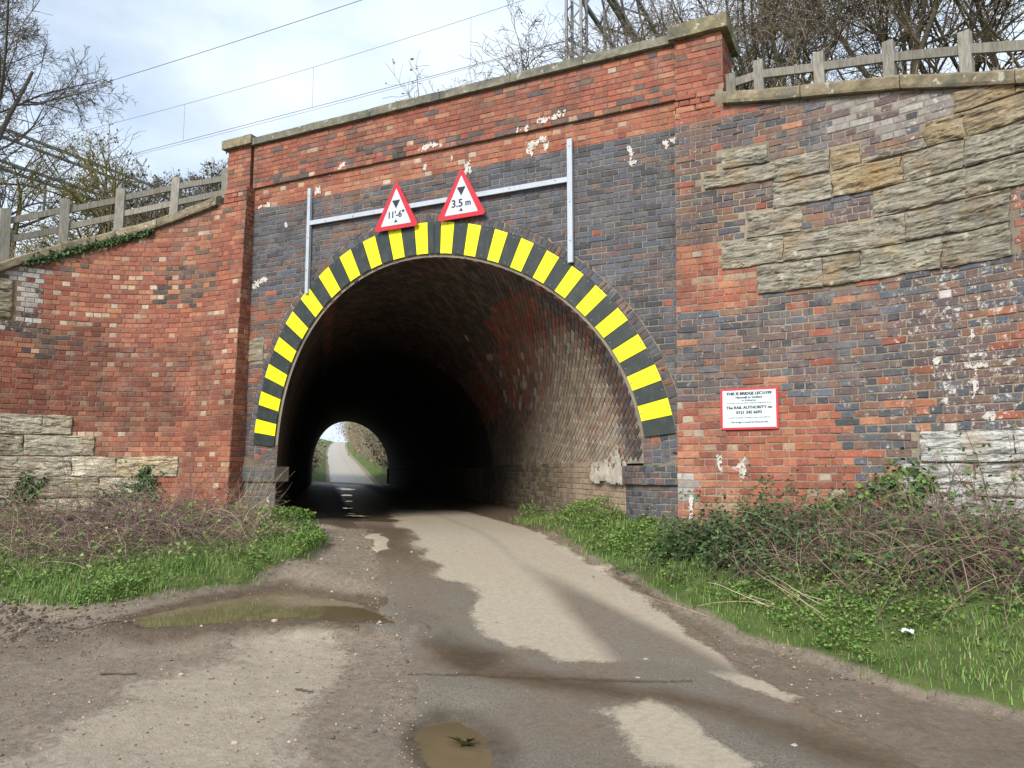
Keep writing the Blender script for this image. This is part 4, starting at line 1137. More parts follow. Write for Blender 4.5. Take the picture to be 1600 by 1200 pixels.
# the plain red repair patches are cut straight: move their edge bricks
ok = np.ones(n, bool)
for a, b, c, d, _ in R_STONES:
    ok &= ~((s_ > a - .01) & (s_ < b + .01) & (z_ > c - .012) & (z_ < d + .012))
C, H, s_, z_ = C[ok], H[ok], s_[ok], z_[ok]; n = len(C)
for a, b, c, d, _ in R_STONES:                              # trim bricks that run into a stone
    hit = (z_ > c - .01) & (z_ < d + .01)
    right_of = hit & (C[:, 0, 0] < b) & (s_ > b); left_of = hit & (C[:, 1, 0] > a) & (s_ < a)
    for k in (0, 3): C[right_of, k, 0] = np.maximum(C[right_of, k, 0], b + .004)
    for k in (1, 2): C[left_of, k, 0] = np.minimum(C[left_of, k, 0], a - .004)
ok = (C[:, 1, 0] - C[:, 0, 0]) > .02
C, H, s_, z_ = C[ok], H[ok], s_[ok], z_[ok]; n = len(C)
col = choose(n, [(PURPLE * 1.1, 6), (BLUE * 1.1, 2.4), (BROWN * 1.1, 2.6), (ORANGE * .9, .25), (RED, .35)])
zn = fbm(s_ * 1.1 + 9, z_ * 2.2, oct=3, seed=78)
m1 = rng.random(n) < smooth(.54, .64, zn) * .8; col[m1] = choose(m1.sum(), [(BROWN * 1.15, 4), (ORANGE * .9, 2), (RED, 2), (PURPLE, 1)])
m1 = rng.random(n) < smooth(.46, .36, zn) * .8; col[m1] = choose(m1.sum(), [(BLUE * 1.1, 4), (PURPLE, 3)])
hl = H & (rng.random(n) < .35); col[hl] = choose(hl.sum(), [(BLUE, 2), (PURPLE * 1.1, 4)])
m1 = (z_ < 1.5) & (s_ > 1.7) & (s_ < 2.6); col[m1] = choose(m1.sum(), [(BLUE, 4), (BROWN, 2), (ORANGE, 1), (PURPLE, 1)])
m1 = (z_ > 3.4) & (s_ < 1.2); col[m1] = choose(m1.sum(), [(PURPLE, 4), (BROWN, 3), (BLUE, 3), (RED, .6)])
m1 = (z_ > 4.2) & (s_ > 1.75) & (s_ < 2.9); col[m1] = choose(m1.sum(), [(PURPLE, 2), (WHITE * .62, 3.5), (BLUE, 1)])
redp = ((s_ < .52) & (z_ > 2.57) & (z_ < 3.36)) | ((s_ < .9) & (z_ > 2.57) & (z_ < 3.05)) | ((s_ < 1.77) & (z_ < 1.47)) | ((s_ < 1.88) & (z_ < .95)) | ((s_ < .5) & (z_ < 1.6))
redp = redp & ~((s_ > 1.77) & (z_ >= .95))
col[redp] = np.where((H[redp])[:, None], choose(redp.sum(), [(ORANGE, 3), (RED, 3), (PALE * .8, .8)]), choose(redp.sum(), [(ORANGE, 2.4), (RED, 3)])) 
m1 = (z_ > 4.93 - .1 * s_) & (s_ < 1.0) & (s_ > -.1) & (z_ > 4.85); col[m1] = choose(m1.sum(), [(RED, 3), (ORANGE, 1)])
m1 = (s_ > 3.33) & (s_ < 3.62) & (z_ > 2.74) & (z_ < 3.35); col[m1] = choose(m1.sum(), [(RED, 3), (BLUE, 1)])
wz = np.exp(-((s_ - 2.98) / .22) ** 2) * smooth(.45, .6, fbm(s_ * 2, z_ * 3, seed=77)) * ((z_ > 1.2) & (z_ < 2.5)); wh = rng.random(n) < wz * .16; col[wh] = choose(wh.sum(), [(WHITE, 1)])
gm = (np.hypot(s_ - .07, (z_ - .62) * 1.0) < .16); col[gm] = choose(gm.sum(), [(WHITE * .7, 1)])
spk = np.where(redp, .10, .30 + .22 * smooth(1.5, 3, s_)) + wz * .35
BR.add(C, WR.P, col, spk, .006, .0035, worn=1.7)
coping_run(WR, R_TOP, wr, .56, 7.3, (0.24, 0.2, 0.13))
BR.finish(wr, 300)
def wing_blob(W, parent, pts, seed, c=(0.54, 0.51, 0.47)):
    A, Z, q, o = ragged(pts, seed); k = (.75 + .5 * fbm(A * 18, Z * 18, oct=3, seed=seed + 4))[:, None]
    return mk('lime_stain', W.P(A, Z, .009 + o), q, col=np.array(c) * k, mat=M['lime'], parent=parent)
for i, p in enumerate([[(.12, .62), (.11, .5), (.14, .33), (.19, .36), (.16, .5), (.17, .62)], [(.42, .9), (.44, .98), (.5, .95), (.47, .88), (.5, .8), (.47, .78)], [(.62, .82), (.63, .93), (.72, .94), (.72, .8), (.69, .72), (.67, .8)], [(2.97, 1.5), (2.96, 1.62), (2.99, 1.74), (3.01, 1.6)], [(2.96, 1.97), (2.95, 2.05), (2.98, 2.12), (2.99, 2.0)], [(3.05, 1.3), (3.06, 1.36), (3.13, 1.37), (3.1, 1.28)], [(2.62, 1.78), (2.63, 1.86), (2.68, 1.86), (2.66, 1.8)]]):
    wing_blob(WR, wr, p, 200 + i)

# left wing: red brick over pale stone blocks
wlw = thing('wing_wall', 'curved red brick wing wall left of the arch with pale stone blocks at its foot', 'wall', (-4.6, -.5, 0))
wing_core(WL, L_TOP, wlw, mcol=np.array((0.26, 0.185, 0.13)))
PST = (0.56, 0.50, 0.385)
L_STONES = [(3.2, 4.1, 1.37, 1.67, PST), (2.78, 3.2, 1.37, 1.67, (0.46, 0.41, 0.3)), (4.1, 4.9, 1.37, 1.67, PST), (2.45, 3.44, 1.055, 1.36, PST), (3.44, 4.3, 1.055, 1.36, (0.38, 0.33, 0.24)), (1.04, 2.09, .735, 1.045, (0.5, 0.42, 0.28)), (2.09, 2.75, .735, 1.045, PST), (2.75, 3.8, .735, 1.045, PST), (3.8, 4.8, .735, 1.045, PST),
            (1.49, 2.33, .42, .725, PST), (2.33, 3.42, .42, .725, (0.42, 0.36, 0.26)), (3.42, 4.4, .42, .725, (0.4, 0.35, 0.26)), (1.6, 2.7, .1, .41, PST), (2.7, 3.38, .1, .41, PST), (3.38, 4.4, .1, .41, PST), (3.72, 4.05, 3.1, 3.72, (0.4, 0.34, 0.24))]
for i, (a, b, c, d, cl) in enumerate(L_STONES):
    stone_block(WL, a, b, c, d, cl, wlw, 300 + i, .04, .9)
BL = Bricks()
C, H = bond(0.0, 6.6, -.3, 5.26, 0.0785, 0.240, 'english', joint=.010)
C, ok = clip_top(C, ([-1, .5, .56, *L_TOP[0][2:]], [5.26, 5.26, 5.02, *L_TOP[1][2:]]))
C, H = C[ok], H[ok]; s_, z_ = C[:, :, 0].mean(1), C[:, :, 1].mean(1)
ok = np.ones(len(C), bool)
for a, b, c, d, _ in L_STONES:
    ok &= ~((s_ > a - .01) & (s_ < b + .01) & (z_ > c - .012) & (z_ < d + .012))
C, H, s_, z_ = C[ok], H[ok], s_[ok], z_[ok]
for a, b, c, d, _ in L_STONES:
    hit = (z_ > c - .01) & (z_ < d + .01)
    right_of = hit & (C[:, 0, 0] < b) & (s_ > b); left_of = hit & (C[:, 1, 0] > a) & (s_ < a)
    for k in (0, 3): C[right_of, k, 0] = np.maximum(C[right_of, k, 0], b + .004)
    for k in (1, 2): C[left_of, k, 0] = np.minimum(C[left_of, k, 0], a - .004)
ok = (C[:, 1, 0] - C[:, 0, 0]) > .02
C, H, s_, z_ = C[ok], H[ok], s_[ok], z_[ok]; n = len(C)
col = choose(n, [(RED, 6), (ORANGE, 3.2)])
hm = H & (rng.random(n) < .40 * smooth(.28, .55, fbm(s_ * .8, z_ * .9, seed=51))); col[hm] = choose(hm.sum(), [(PALE, 3), (ORANGE, 2)])
up = (z_ > 3.9); col[up] = choose(up.sum(), [(RED, 3), (ORANGE, 3), (BROWN, .6), (PALE, .3)])
sf = fbm(s_ * 1.3 + 4, z_ * 1.1, oct=3, seed=52)
sm = z_ > 1.4; col[sm] = col[sm] * (1 - .5 * smooth(.5, .66, sf[sm]) * rng.uniform(.5, 1.1, sm.sum()))[:, None]
sm = rng.random(n) < .75 * smooth(1.5, .3, np.hypot((s_ - 1.15) / .5, (z_ - 3.75) / .35)); col[sm] = choose(sm.sum(), [(SOOT, 3), (BROWN, 2)])
wp = (s_ > 3.2 + .25 * (vnoise(z_ * 2.2, z_ * 0 + .5, seed=3) - .5)) & (s_ < 4.5) & (z_ > 2.9) & (z_ < 3.95); col[wp] = choose(wp.sum(), [(WHITE, 5), (SOOT, 1.2), (RED * .6, .5)])
sm = rng.random(n) < .8 * smooth(1.25, .4, np.hypot((s_ - 3.3) / .45, (z_ - 2.85) / .3) + (fbm(s_ * 3, z_ * 3, seed=53) - .5)); col[sm] = choose(sm.sum(), [(SOOT, 4), (BROWN, 2)])
BL.add(C, WL.P, col, np.where(wp, .5, .10), .006, .003, worn=1.3)
# end face of the left wing, looking along the bridge
def lend(a, b, o):
    f = WL.P(np.zeros_like(a), b, np.zeros_like(a)); f[:, 0] += o; f[:, 1] = f[:, 1] * (1 - a / .34) + .0 * a; return f
C, H = bond(0.0, .335, -.3, 5.26, 0.0785, 0.240, 'english', joint=.010)
BL.add(C, lend, choose(len(C), [(RED * .95, 5), (ORANGE, 2), (BROWN, 1)]), .1)
coping_run(WL, L_TOP, wlw, .56, 6.8, (0.27, 0.225, 0.15))
BL.finish(wlw, 300)

# ------------------------------------------------------------------ railway embankment behind the walls
cols_ = []
for s in np.arange(7.4, 0.55, -.25):
    p = WL.P(np.array([s]), np.array([np.interp(s, *L_TOP)]), np.array([-.33]))[0]; nn = WL.N[int(s / .01)]
    cols_.append((p, -nn))
for x in np.linspace(-3.3, 2.9, 8):
    cols_.append((np.array([x, .36, 4.95]), np.array([0, 1.0])))
for s in np.arange(.6, 7.4, .25):
    p = WR.P(np.array([s]), np.array([np.interp(s, *R_TOP)]), np.array([-.33]))[0]; nn = WR.N[int(s / .01)]
    cols_.append((p, -nn))
rows = []
for d, up, far in ((0, 0, 0), (.6, .12, 0), (1.6, .45, 0), (3.2, 1.0, .1), (5.5, 9, .35), (12, 9, .7), (20, 9, 1.0)):
    r = []
    for p, nn in cols_:
        q = p.copy(); q[:2] += nn * d
        q[1] = min(q[1], 28.8)
        tgt = np.array([p[0] * 2.2 - 23.5, 28.95])
        q[:2] = q[:2] * (1 - far) + tgt * far
        base = p[2]
        q[2] = min(base + up, 5.15) if up < 9 else 5.15
        q[2] = max(q[2], base * (1 - far)) if far < 1 else 5.15
        r.append(q)
    rows.append(r)
V = np.array(rows); V[1:, :, 2] += (fbm(V[1:, :, 0] * 1.5, V[1:, :, 1] * 1.5, seed=71) - .5) * .2
idx = np.arange(V.shape[0] * V.shape[1]).reshape(V.shape[:2])
Q = np.stack([idx[:-1, :-1], idx[:-1, 1:], idx[1:, 1:], idx[1:, :-1]], -1).reshape(-1, 4)
mk('embankment', V.reshape(-1, 3), Q, mat=M['ground'], smooth_shade=True, kind='structure', attrs=dict(dry=np.full(V.shape[0] * V.shape[1], .2), wet=np.zeros(V.shape[0] * V.shape[1]), grass=np.full(V.shape[0] * V.shape[1], .6)))
def bank_z(x, y):
    P = V.reshape(-1, 3); d = np.hypot(P[:, 0] - x, P[:, 1] - y); k = np.argsort(d)[:4]; w = 1 / (d[k] + .05)
    return float((P[k, 2] * w).sum() / w.sum())

# ------------------------------------------------------------------ hazard plates round the arch
hz = thing('hazard_marking', 'yellow and black chevron plates bolted round the arch edge', 'hazard marking', (-.2, -.03, 4))
pitch = math.radians(7.497); t0 = math.radians(11.8)
def plate(name, ta, tb, mat, y=-.030):
    k = 4; t = np.linspace(ta, tb, k)
    V = []
    for yy in (y, y - .004):
        for rr in (r_in, r_out):
            r = rr(t); V.append(np.stack([CX + r * np.cos(t), np.full(k, yy), CZ + r * np.sin(t)], -1))
    V = np.concatenate(V); Q = []
    for i in range(k - 1):
        Q += [(2 * k + i + 1, 2 * k + i, 3 * k + i, 3 * k + i + 1), (i, i + 1, k + i + 1, k + i), (i, 2 * k + i, 2 * k + i + 1, i + 1), (k + i, k + i + 1, 3 * k + i + 1, 3 * k + i)]
    Q += [(0, k, 3 * k, 2 * k), (k - 1, 3 * k - 1, 4 * k - 1, 2 * k - 1)]
    return mk(name, V, Q, mat=mat, parent=hz)
def disc(r, depth, n=8):
    a = np.arange(n) * 2 * math.pi / n
    V = np.concatenate([np.stack([r * np.cos(a), 0 * a, r * np.sin(a)], -1), np.stack([r * .8 * np.cos(a), 0 * a - depth, r * .8 * np.sin(a)], -1), [[0, -depth, 0]]])
    Q = [(i, (i + 1) % n, n + (i + 1) % n, n + i) for i in range(n)]; T = [(n + i, n + (i + 1) % n, 2 * n) for i in range(n)]
    return V, Q, T
bV, bQ, bT = disc(.009, .006)
bolt0 = mk('bolt', bV, bQ, bT, mat=M['bolt'], link=False)
def bolt(x, y, z, parent):
    o = bolt0.copy(); COL.objects.link(o); o.parent = parent; o.location = np.array((x, y, z)) - world_of(parent); return o
gap = .0012
for k in range(22):
    c = t0 + k * pitch
    plate('yellow_panel', c - pitch * .25 + gap, c + pitch * .25 - gap, M['yellow'])
    for rr in (.07, .93):
        r = r_in(c) * (1 - rr) + r_out(c) * rr; bolt(CX + r * math.cos(c), -.034, CZ + r * math.sin(c), hz)
    if k == 10:
        plate('black_panel', c + pitch * .25 + gap, c + pitch * .5 - gap, M['black']); plate('black_panel', c + pitch * .5 + gap, c + pitch * .75 - gap, M['black'])
    elif k < 21:
        plate('black_panel', c + pitch * .25 + gap, c + pitch * .75 - gap, M['black'])
        cb = c + pitch * .5
        for rr in (.08, .92):
            r = r_in(cb) * (1 - rr) + r_out(cb) * rr; bolt(CX + r * math.cos(cb), -.034, CZ + r * math.sin(cb), hz)
plate('black_panel', math.radians(6.3), t0 - pitch * .25 - gap, M['black'])
plate('black_panel', t0 + 21 * pitch + pitch * .25 + gap, math.radians(174.2), M['black'])

# ------------------------------------------------------------------ steel frame and the two height signs
fr = thing('sign_frame', 'pale grey steel frame of two uprights and a crossbar bolted across the spandrels', 'sign frame', (-.3, -.03, 4.5))
def channel(name, a, b, w, d, parent, mat):
    m = MB(); a = np.array(a, float); b = np.array(b, float)
    m.beam(a, b, w, d, up=(0, 1, 0)); return m.build(name, mat, parent)
channel('upright', (-2.43, -.05, 3.45), (-2.43, -.05, 5.07), .055, .05, fr, M['steel'])
channel('upright', (1.797, -.05, 3.42), (1.797, -.05, 5.03), .068, .05, fr, M['steel'])
channel('crossbar', (-2.40, -.062, 4.525), (1.762, -.062, 4.50), .066, .03, fr, M['steel'])
for x, z in ((-2.43, 4.95), (-2.43, 4.3), (-2.43, 3.8), (1.797, 4.93), (1.797, 4.2), (1.797, 3.7)):
    bolt(x, -.076, z, fr)
for x in (-2.1, -1.6, .95, 1.6):
    bolt(x, -.078, 4.51, fr)

def round_tri(cx, cz, w, h, r, n=6):
    """rounded triangle standing on its base: w, h of the sharp outline"""
    P = np.array([(-w / 2, 0), (w / 2, 0), (0, h)])
    out = []
    for i in range(3):
        a, b, c = P[i - 1], P[i], P[(i + 1) % 3]
        d1 = norm(a - b); d2 = norm(c - b)
        ang = math.acos(float(d1 @ d2)); L = r / math.tan(ang / 2)
        cen = b + norm(d1 + d2) * r / math.sin(ang / 2)
        s = b + d1 * L; e = b + d2 * L
        a0 = math.atan2(*(s - cen)[::-1]); a1 = math.atan2(*(e - cen)[::-1])
        da = (a1 - a0 + math.pi) % (2 * math.pi) - math.pi
        for j in range(n + 1):
            t = a0 + da * j / n
            out.append(cen + r * np.array([math.cos(t), math.sin(t)]))
    out = np.array(out); return np.stack([cx + out[:, 0], cz + out[:, 1]], -1)
def flat(ring, y, th, mat, name, parent):
    m = MB(); m.prism(np.c_[ring[:, 0], np.full(len(ring), y), ring[:, 1]], (0, -th, 0)); return m.build(name, mat, parent)
def text_tris(s, size, bold=0.0, sx=1.0):
    cu = bpy.data.curves.new('lettering', 'FONT'); cu.body = s; cu.size = size; cu.align_x = 'CENTER'; cu.align_y = 'CENTER'; cu.resolution_u = 3
    ob = bpy.data.objects.new('lettering', cu); COL.objects.link(ob)
    bpy.context.view_layer.update()
    me = bpy.data.meshes.new_from_object(ob.evaluated_get(bpy.context.evaluated_depsgraph_get()))
    me.calc_loop_triangles()
    V = np.array([v.co for v in me.vertices]); T = np.array([t.vertices for t in me.loop_triangles])
    bpy.data.objects.remove(ob); bpy.data.curves.remove(cu); bpy.data.meshes.remove(me)
    V[:, 0] *= sx
    if bold:                                             # a heavier stroke: the glyphs again a hair to each side
        n0 = len(V); sh = [(-bold, 0), (bold, 0), (0, -bold * .6), (0, bold * .6)]
        V = np.concatenate([V] + [V + np.array([a, b, .00012 * (i + 1)]) for i, (a, b) in enumerate(sh)]); T = np.concatenate([T + n0 * i for i in range(5)])
    return V, T
def sign(cx, zb, hw, h, lines, label, arrow_z, small_z, tilt):
    y = -.095
    t = thing('warning_sign', label, 'road sign', (cx, y, zb), 'triangular height limit signs above the arch')
    w = hw * 2 + .06; H = h + .055
    flat(round_tri(cx, zb, w, H, .035), y, .006, M['red'], 'red_border', t)
    th = .082
    face = flat(round_tri(cx, zb + th * .72, w - 2 * th * 1.55, H - th * 2.15, .006, 2), y - .0065, .0015, M['white'], 'white_face', t)
    def tri(z, s, hh, down):
        p = np.array([(cx - s, z + (hh if down else 0)), (cx + s, z + (hh if down else 0)), (cx, z + (0 if down else hh))])
        if down: p = p[::-1]
        return p
    flat(tri(arrow_z, .068, .122, True), y - .0085, .001, M['ink'], 'arrow', face)
    flat(tri(small_z, .028, .05, False), y - .0085, .001, M['ink'], 'arrow', face)
    for s, size, dx, dz, sx in lines:
        Vt, Tt = text_tris(s, size, .0042, sx)
        mk('lettering', np.stack([cx + dx + Vt[:, 0], y - .0095 - Vt[:, 2], zb + dz + Vt[:, 1]], -1), T=Tt, mat=M['ink'], parent=face)
    m = MB(); m.box(cx - .05, cx + .05, y + .0005, -.078, 4.46, 4.56); m.build('bracket', M['steel'], t)
    bolt(cx, y - .0065, zb + H - .075, t)
    return t
sign(-.822, 4.205, .352, .655, [("11'-6\"", .135, .0, .205, .9)], "red triangle height limit sign reading 11'-6\"", 4.50, 4.30, 0)
sign(.235, 4.21, .355, .66, [("3.5", .150, -.062, .205, 1.0), ("m", .128, .108, .2, .9)], "red triangle height limit sign reading 3.5 m", 4.52, 4.305, 0)

# ------------------------------------------------------------------ bridge notice on the right wing wall
SB = .79
pc = WR.P(np.array([SB]), np.array([1.485]), np.array([.03]))[0]; th_ = math.acos(-WR.N[int(SB / .01)][1])
tvec = np.array([math.cos(th_), -math.sin(th_), 0]); nvec = np.array([-math.sin(th_), -math.cos(th_), 0.06]); nvec /= np.linalg.norm(nvec); uvec = np.cross(tvec, nvec) * -1
uvec = np.array([0, 0, 1.0]) + nvec * -.06; uvec /= np.linalg.norm(uvec)
nb = thing('notice_board', 'white notice with red border bolted to the wing wall, saying this is bridge LEC1/199', 'notice', pc)
def board(w, h, o0, o1, mat, name):
    m = MB(); q = [pc + tvec * a * w / 2 + uvec * b * h / 2 for a, b in ((-1, -1), (1, -1), (1, 1), (-1, 1))]
    m.hexa([p + nvec * o0 for p in q] + [p + nvec * o1 for p in q]); return m.build(name, mat, nb)
board(.60, .445, -.004, .004, M['red'], 'red_border'); nface = board(.555, .400, .0042, .0055, M['pale'], 'white_face')
for s, size, dz, bold in (('THIS IS BRIDGE LEC1/199', .043, .163, .0030), ('Hartwell to Grafton', .034, .122, .0018), ('nr Wolverton', .026, .090, .0012), ('In the event of any road vehicle striking this bridge please phone', .0175, .062, .0004), ('The RAIL AUTHORITY on', .043, .012, .0024), ('0121 345 6693', .044, -.040, .0026),
                          ('as quickly as possible. The safety of trains may be affected.', .0185, -.095, .0004), ('This bridge is owned by Network Rail', .025, -.145, .0010)):
    Vt, Tt = text_tris(s, size, bold)
    w = Vt[:, 0].max() - Vt[:, 0].min(); k = min(1.0, .53 / w)
    P = pc + nvec * (.0062 + Vt[:, 2:3]) + tvec * Vt[:, :1] * k + uvec * (Vt[:, 1:2] + dz)
    mk('lettering', P, T=Tt, mat=M['ink'], parent=nface)
for a in (-1, 1):
    for b in (-1, 1):
        o = bolt0.copy(); COL.objects.link(o); o.parent = nb; o.location = tvec * a * .285 + uvec * b * .21 + nvec * .004

# ------------------------------------------------------------------ timber fences behind the copings
def fence(W, posts, rails, label, top, width, off):
    p0 = W.P(np.array([posts[0][0]]), np.array([posts[0][1]]), np.array([off]))[0]
    t = thing('timber_fence', label, 'fence', p0)
    base = []
    for s, zb, zt in posts:
        p = W.P(np.array([s]), np.array([zt]), np.array([off]))[0]; b = p.copy(); b[2] = zb - .25; b[:2] = p[:2]
        k = W.N[int(s / .01)]; m = MB()
        up = (k[0], k[1], 0)
        lean = rng.normal(0, .012, 2)
        m.beam(b, p + np.array([lean[0], lean[1], 0]), width, width * .8, up=up, c=np.array((0.27, 0.255, 0.22)) * rng.uniform(.85, 1.15))
        m.build('post', M['wood'], t); base.append((p, zb, zt))
    for fr_ in rails:
        for (p, zb, zt), (q, zb2, zt2) in zip(base[:-1], base[1:]):
            a = np.array([*p[:2], zb + (zt - zb) * fr_]); c = np.array([*q[:2], zb2 + (zt2 - zb2) * fr_]); d = norm(c - a)
            m = MB(); m.beam(a + d * width * .3 + np.array([0, 0, rng.normal(0, .008)]), c - d * width * .3 + np.array([0, 0, rng.normal(0, .008)]), .042, .095, c=np.array((0.25, 0.235, 0.2)) * rng.uniform(.8, 1.2))
            m.build('rail', M['wood'], t)
fence(WR, [(.62, 5.2, 5.5), (.93, 5.12, 5.60), (1.58, 5.02, 5.49), (2.27, 4.88, 5.37), (2.97, 4.66, 5.16), (3.65, 4.4, 4.9), (4.4, 4.1, 4.6)], (.63, .06), 'weathered grey timber fence on the wing wall coping beside the taller pilaster', R_TOP, .11, -.2)
fence(WL, [(.62, 5.17, 5.72), (1.55, 5.02, 5.67), (2.36, 4.80, 5.45), (3.10, 4.45, 5.17), (3.83, 4.1, 4.85), (4.5, 3.75, 4.5)], (.75, .33), 'weathered grey timber fence following the sloping coping with ivy below it', L_TOP, .135, -.2)

# ------------------------------------------------------------------ overhead line: gantries and wires
def lattice(a, b, w, h, n, up, r=.022):
    """four-chord lattice beam"""
    a = np.array(a, float); b = np.array(b, float); d = norm(b - a); u2 = np.array(up, float); s = norm(np.cross(d, u2)); u2 = np.cross(s, d)
    m = MB(); cor = [(-1, -1), (1, -1), (1, 1), (-1, 1)]
    pt = lambda i, t: a + (b - a) * t + s * cor[i % 4][0] * w / 2 + u2 * cor[i % 4][1] * h / 2
    for i in range(4):
        m.beam(pt(i, 0), pt(i, 1), r * 2.6, r * 2.6, up=u2 + s * .01)
        for k in range(n):
            x, y = (i, i + 1) if k % 2 else (i + 1, i)
            m.beam(pt(x, k / n), pt(y, (k + 1) / n), r * 1.2, r * 1.2, up=u2 + s * .37 + d * .11)
    return m
def gantry(x, y0, y1, zt, label):
    t = thing('overhead_gantry', label, 'gantry', (x, y0, 5.0), 'railway gantries carrying the overhead line')
    for y in (y0, y1):
        lattice((x, y, 4.9), (x, y, zt + .2), .3, .3, 22, (0, 1, 0), .018).build('mast', M['mast'], t)
    lattice((x, y0 - .4, zt - .5), (x, y1 + .4, zt - .5), .6, 1.0, 14, (0, 0, 1), .03).build('boom', M['mast'], t)
    m = MB()
    for y in (6.0, 9.6):
        m.beam((x, y, zt - 1.0), (x, y, zt - 2.3), .05, .05, up=(1, 0, 0)); m.beam((x, y + .6, zt - 1.9), (x - .9, y, zt - 1.4), .05, .05)
    m.build('registration_arm', M['mast'], t)
gantry(.2, 4.35, 15.5, 11.6, 'tall lattice railway gantry rising behind the parapet near the taller pilaster')
gantry(-18.5, 4.0, 15.0, 11.0, 'lattice railway gantry beyond the ivy covered coping, half hidden by a bare tree')
def wire_pts(x0, x1, y, z, sag, n=24, span=18.7, off=.2):
    x = np.linspace(x0, x1, n * 4); u = ((x - off) / span) % 1.0
    return np.stack([x, np.full_like(x, y), z - sag * 4 * u * (1 - u)], -1)
def wire(name, pts, r, parent=None):
    Vw, Qw = stems(pts[None], np.full((1, len(pts)), r), 5); return mk(name, Vw, Qw, mat=M['wire'], parent=parent)
w1 = wire('feeder_wire', wire_pts(-70, 45, 5.0, 11.95, .12), .0075); tag(w1, 'dark single wire, highest of the railway wires crossing the sky', 'wire')
ct = thing('overhead_line', 'railway contact wire hung by thin droppers from a catenary wire above the parapet', 'overhead line', (0, 5, 9.5))
mp = wire_pts(-70, 45, 5.0, 10.72, .22); wire('catenary_wire', mp, .0045, ct)
wire('contact_wire', wire_pts(-70, 45, 5.0, 9.52, .03), .006, ct); wire('contact_wire', wire_pts(-70, 45, 5.1, 9.58, .1), .004, ct)
for x in np.arange(-46, 30, 4.35):
    zt = np.interp(x, mp[:, 0], mp[:, 2]); wire('dropper', np.array([(x, 5, 9.5), (x, 5, 10.1), (x, 5, zt)]), .0035, ct)

# ------------------------------------------------------------------ trees and shrubs
def branches(p0, d0, L, r0, k, wob, up, taper=.35, r=rng):
    n = len(p0); P = np.empty((n, k, 3)); P[:, 0] = p0; d = norm(d0)
    for i in range(1, k):
        d = norm(d + r.normal(0, wob, (n, 3)) + np.array([0, 0, up]))
        P[:, i] = P[:, i - 1] + d * (L / (k - 1))[:, None]
    R = r0[:, None] * np.linspace(1, taper, k)[None]
    return P, R
def spawn(P, R, L, nch, ratio, ang, t0, r=rng, jit=.3, rmul=.6):
    n, k, _ = P.shape
    par = np.repeat(np.arange(n), nch); m = len(par)
    t = t0 + (1 - t0) * r.random(m) ** .9
    x = t * (k - 1); i = np.minimum(x.astype(int), k - 2); f = (x - i)[:, None]
    p = P[par, i] * (1 - f) + P[par, i + 1] * f
    tg = norm(P[par, i + 1] - P[par, i])
    v = norm(np.cross(tg, rand_dir(m, r)))
    a = ang * (1 + r.normal(0, jit, m))[:, None]
    d = tg * np.cos(a) + v * np.sin(a)
    l = L[par] * ratio * (1.15 - .55 * t) * r.uniform(.7, 1.25, m)
    rr = (R[par, i] * (1 - f[:, 0]) + R[par, i + 1] * f[:, 0]) * rmul
    return p, d, l, rr
def tree(name, label, base, H, lean, spec, r0, group=None, bark=(.12, .10, .075), twigc=(.18, .145, .11), leafy=0, leafc=((.10, .12, .04),), stemsn=1, spread=0., seed=1, rmin=.0045, cat='tree', leafsize=.05, lv0=(7, .12, .08)):
    r = np.random.default_rng(seed)
    t = thing(name, label, cat, base, group)
    b = np.array(base, float)
    p0 = b + np.c_[r.normal(0, spread, (stemsn, 2)), np.zeros(stemsn)] - np.array([0, 0, .15])
    d0 = norm(np.array(lean, float) + np.c_[r.normal(0, .22 if stemsn > 1 else .03, (stemsn, 2)), np.zeros(stemsn)])
    L = H * r.uniform(.8, 1.1, stemsn)
    P, R = branches(p0, d0, L, np.full(stemsn, r0) * r.uniform(.7, 1.1, stemsn), lv0[0], lv0[1], lv0[2], .3, r)
    Vt, Qt = stems(P, R, 7); mk('trunk', Vt, Qt, col=np.array(bark), mat=M['bark'], parent=t, smooth_shade=True)
    Vs, Qs, Cs, off = [], [], [], 0
    ends = None
    for j, (nch, ratio, ang, t0_, k, wob, up, m) in enumerate(spec):
        p, d, l, rr = spawn(P, R, L, nch, ratio, ang, t0_, r)
        P, R = branches(p, d, l, np.maximum(rr, rmin), k, wob, up, .4, r); L = l
        R = np.maximum(R, rmin * .8)
        v, q = stems(P, R, m)
        f = min(1, j / max(1, len(spec) - 1)); c = np.array(bark) * (1 - f) + np.array(twigc) * f
        Vs.append(v); Qs.append(q + off); off += len(v)
        Cs.append(np.repeat(c * r.uniform(.7, 1.3, (len(P), 1)), P.shape[1] * m, 0)); ends = P
    V_, Q_, C_ = np.concatenate(Vs), np.concatenate(Qs), np.concatenate(Cs)
    mk('crown', V_, Q_, col=C_, mat=M['twig'], parent=t)
    if leafy:
        i = r.integers(0, len(ends), leafy); k = r.integers(1, ends.shape[1], leafy)
        pos = ends[i, k] + r.normal(0, .02, (leafy, 3))
        Vl, Tl = leaf_faces(pos, rand_dir(leafy, r), rand_dir(leafy, r), r.uniform(.6, 1.3, leafy) * leafsize, r.uniform(.25, .4, leafy) * leafsize)
        c = np.array(leafc)[r.integers(0, len(leafc), leafy)] * r.uniform(.7, 1.3, (leafy, 1))
        mk('leaves', Vl, T=Tl, col=np.repeat(c, 4, 0), mat=M['leaf'], parent=t)
    return t
BIG = [(10, .62, .75, .25, 6, .13, .07, 5), (9, .5, .7, .2, 6, .15, .04, 4), (9, .5, .75, .15, 5, .2, .02, 3), (5, .5, .8, .2, 4, .25, 0, 3)]
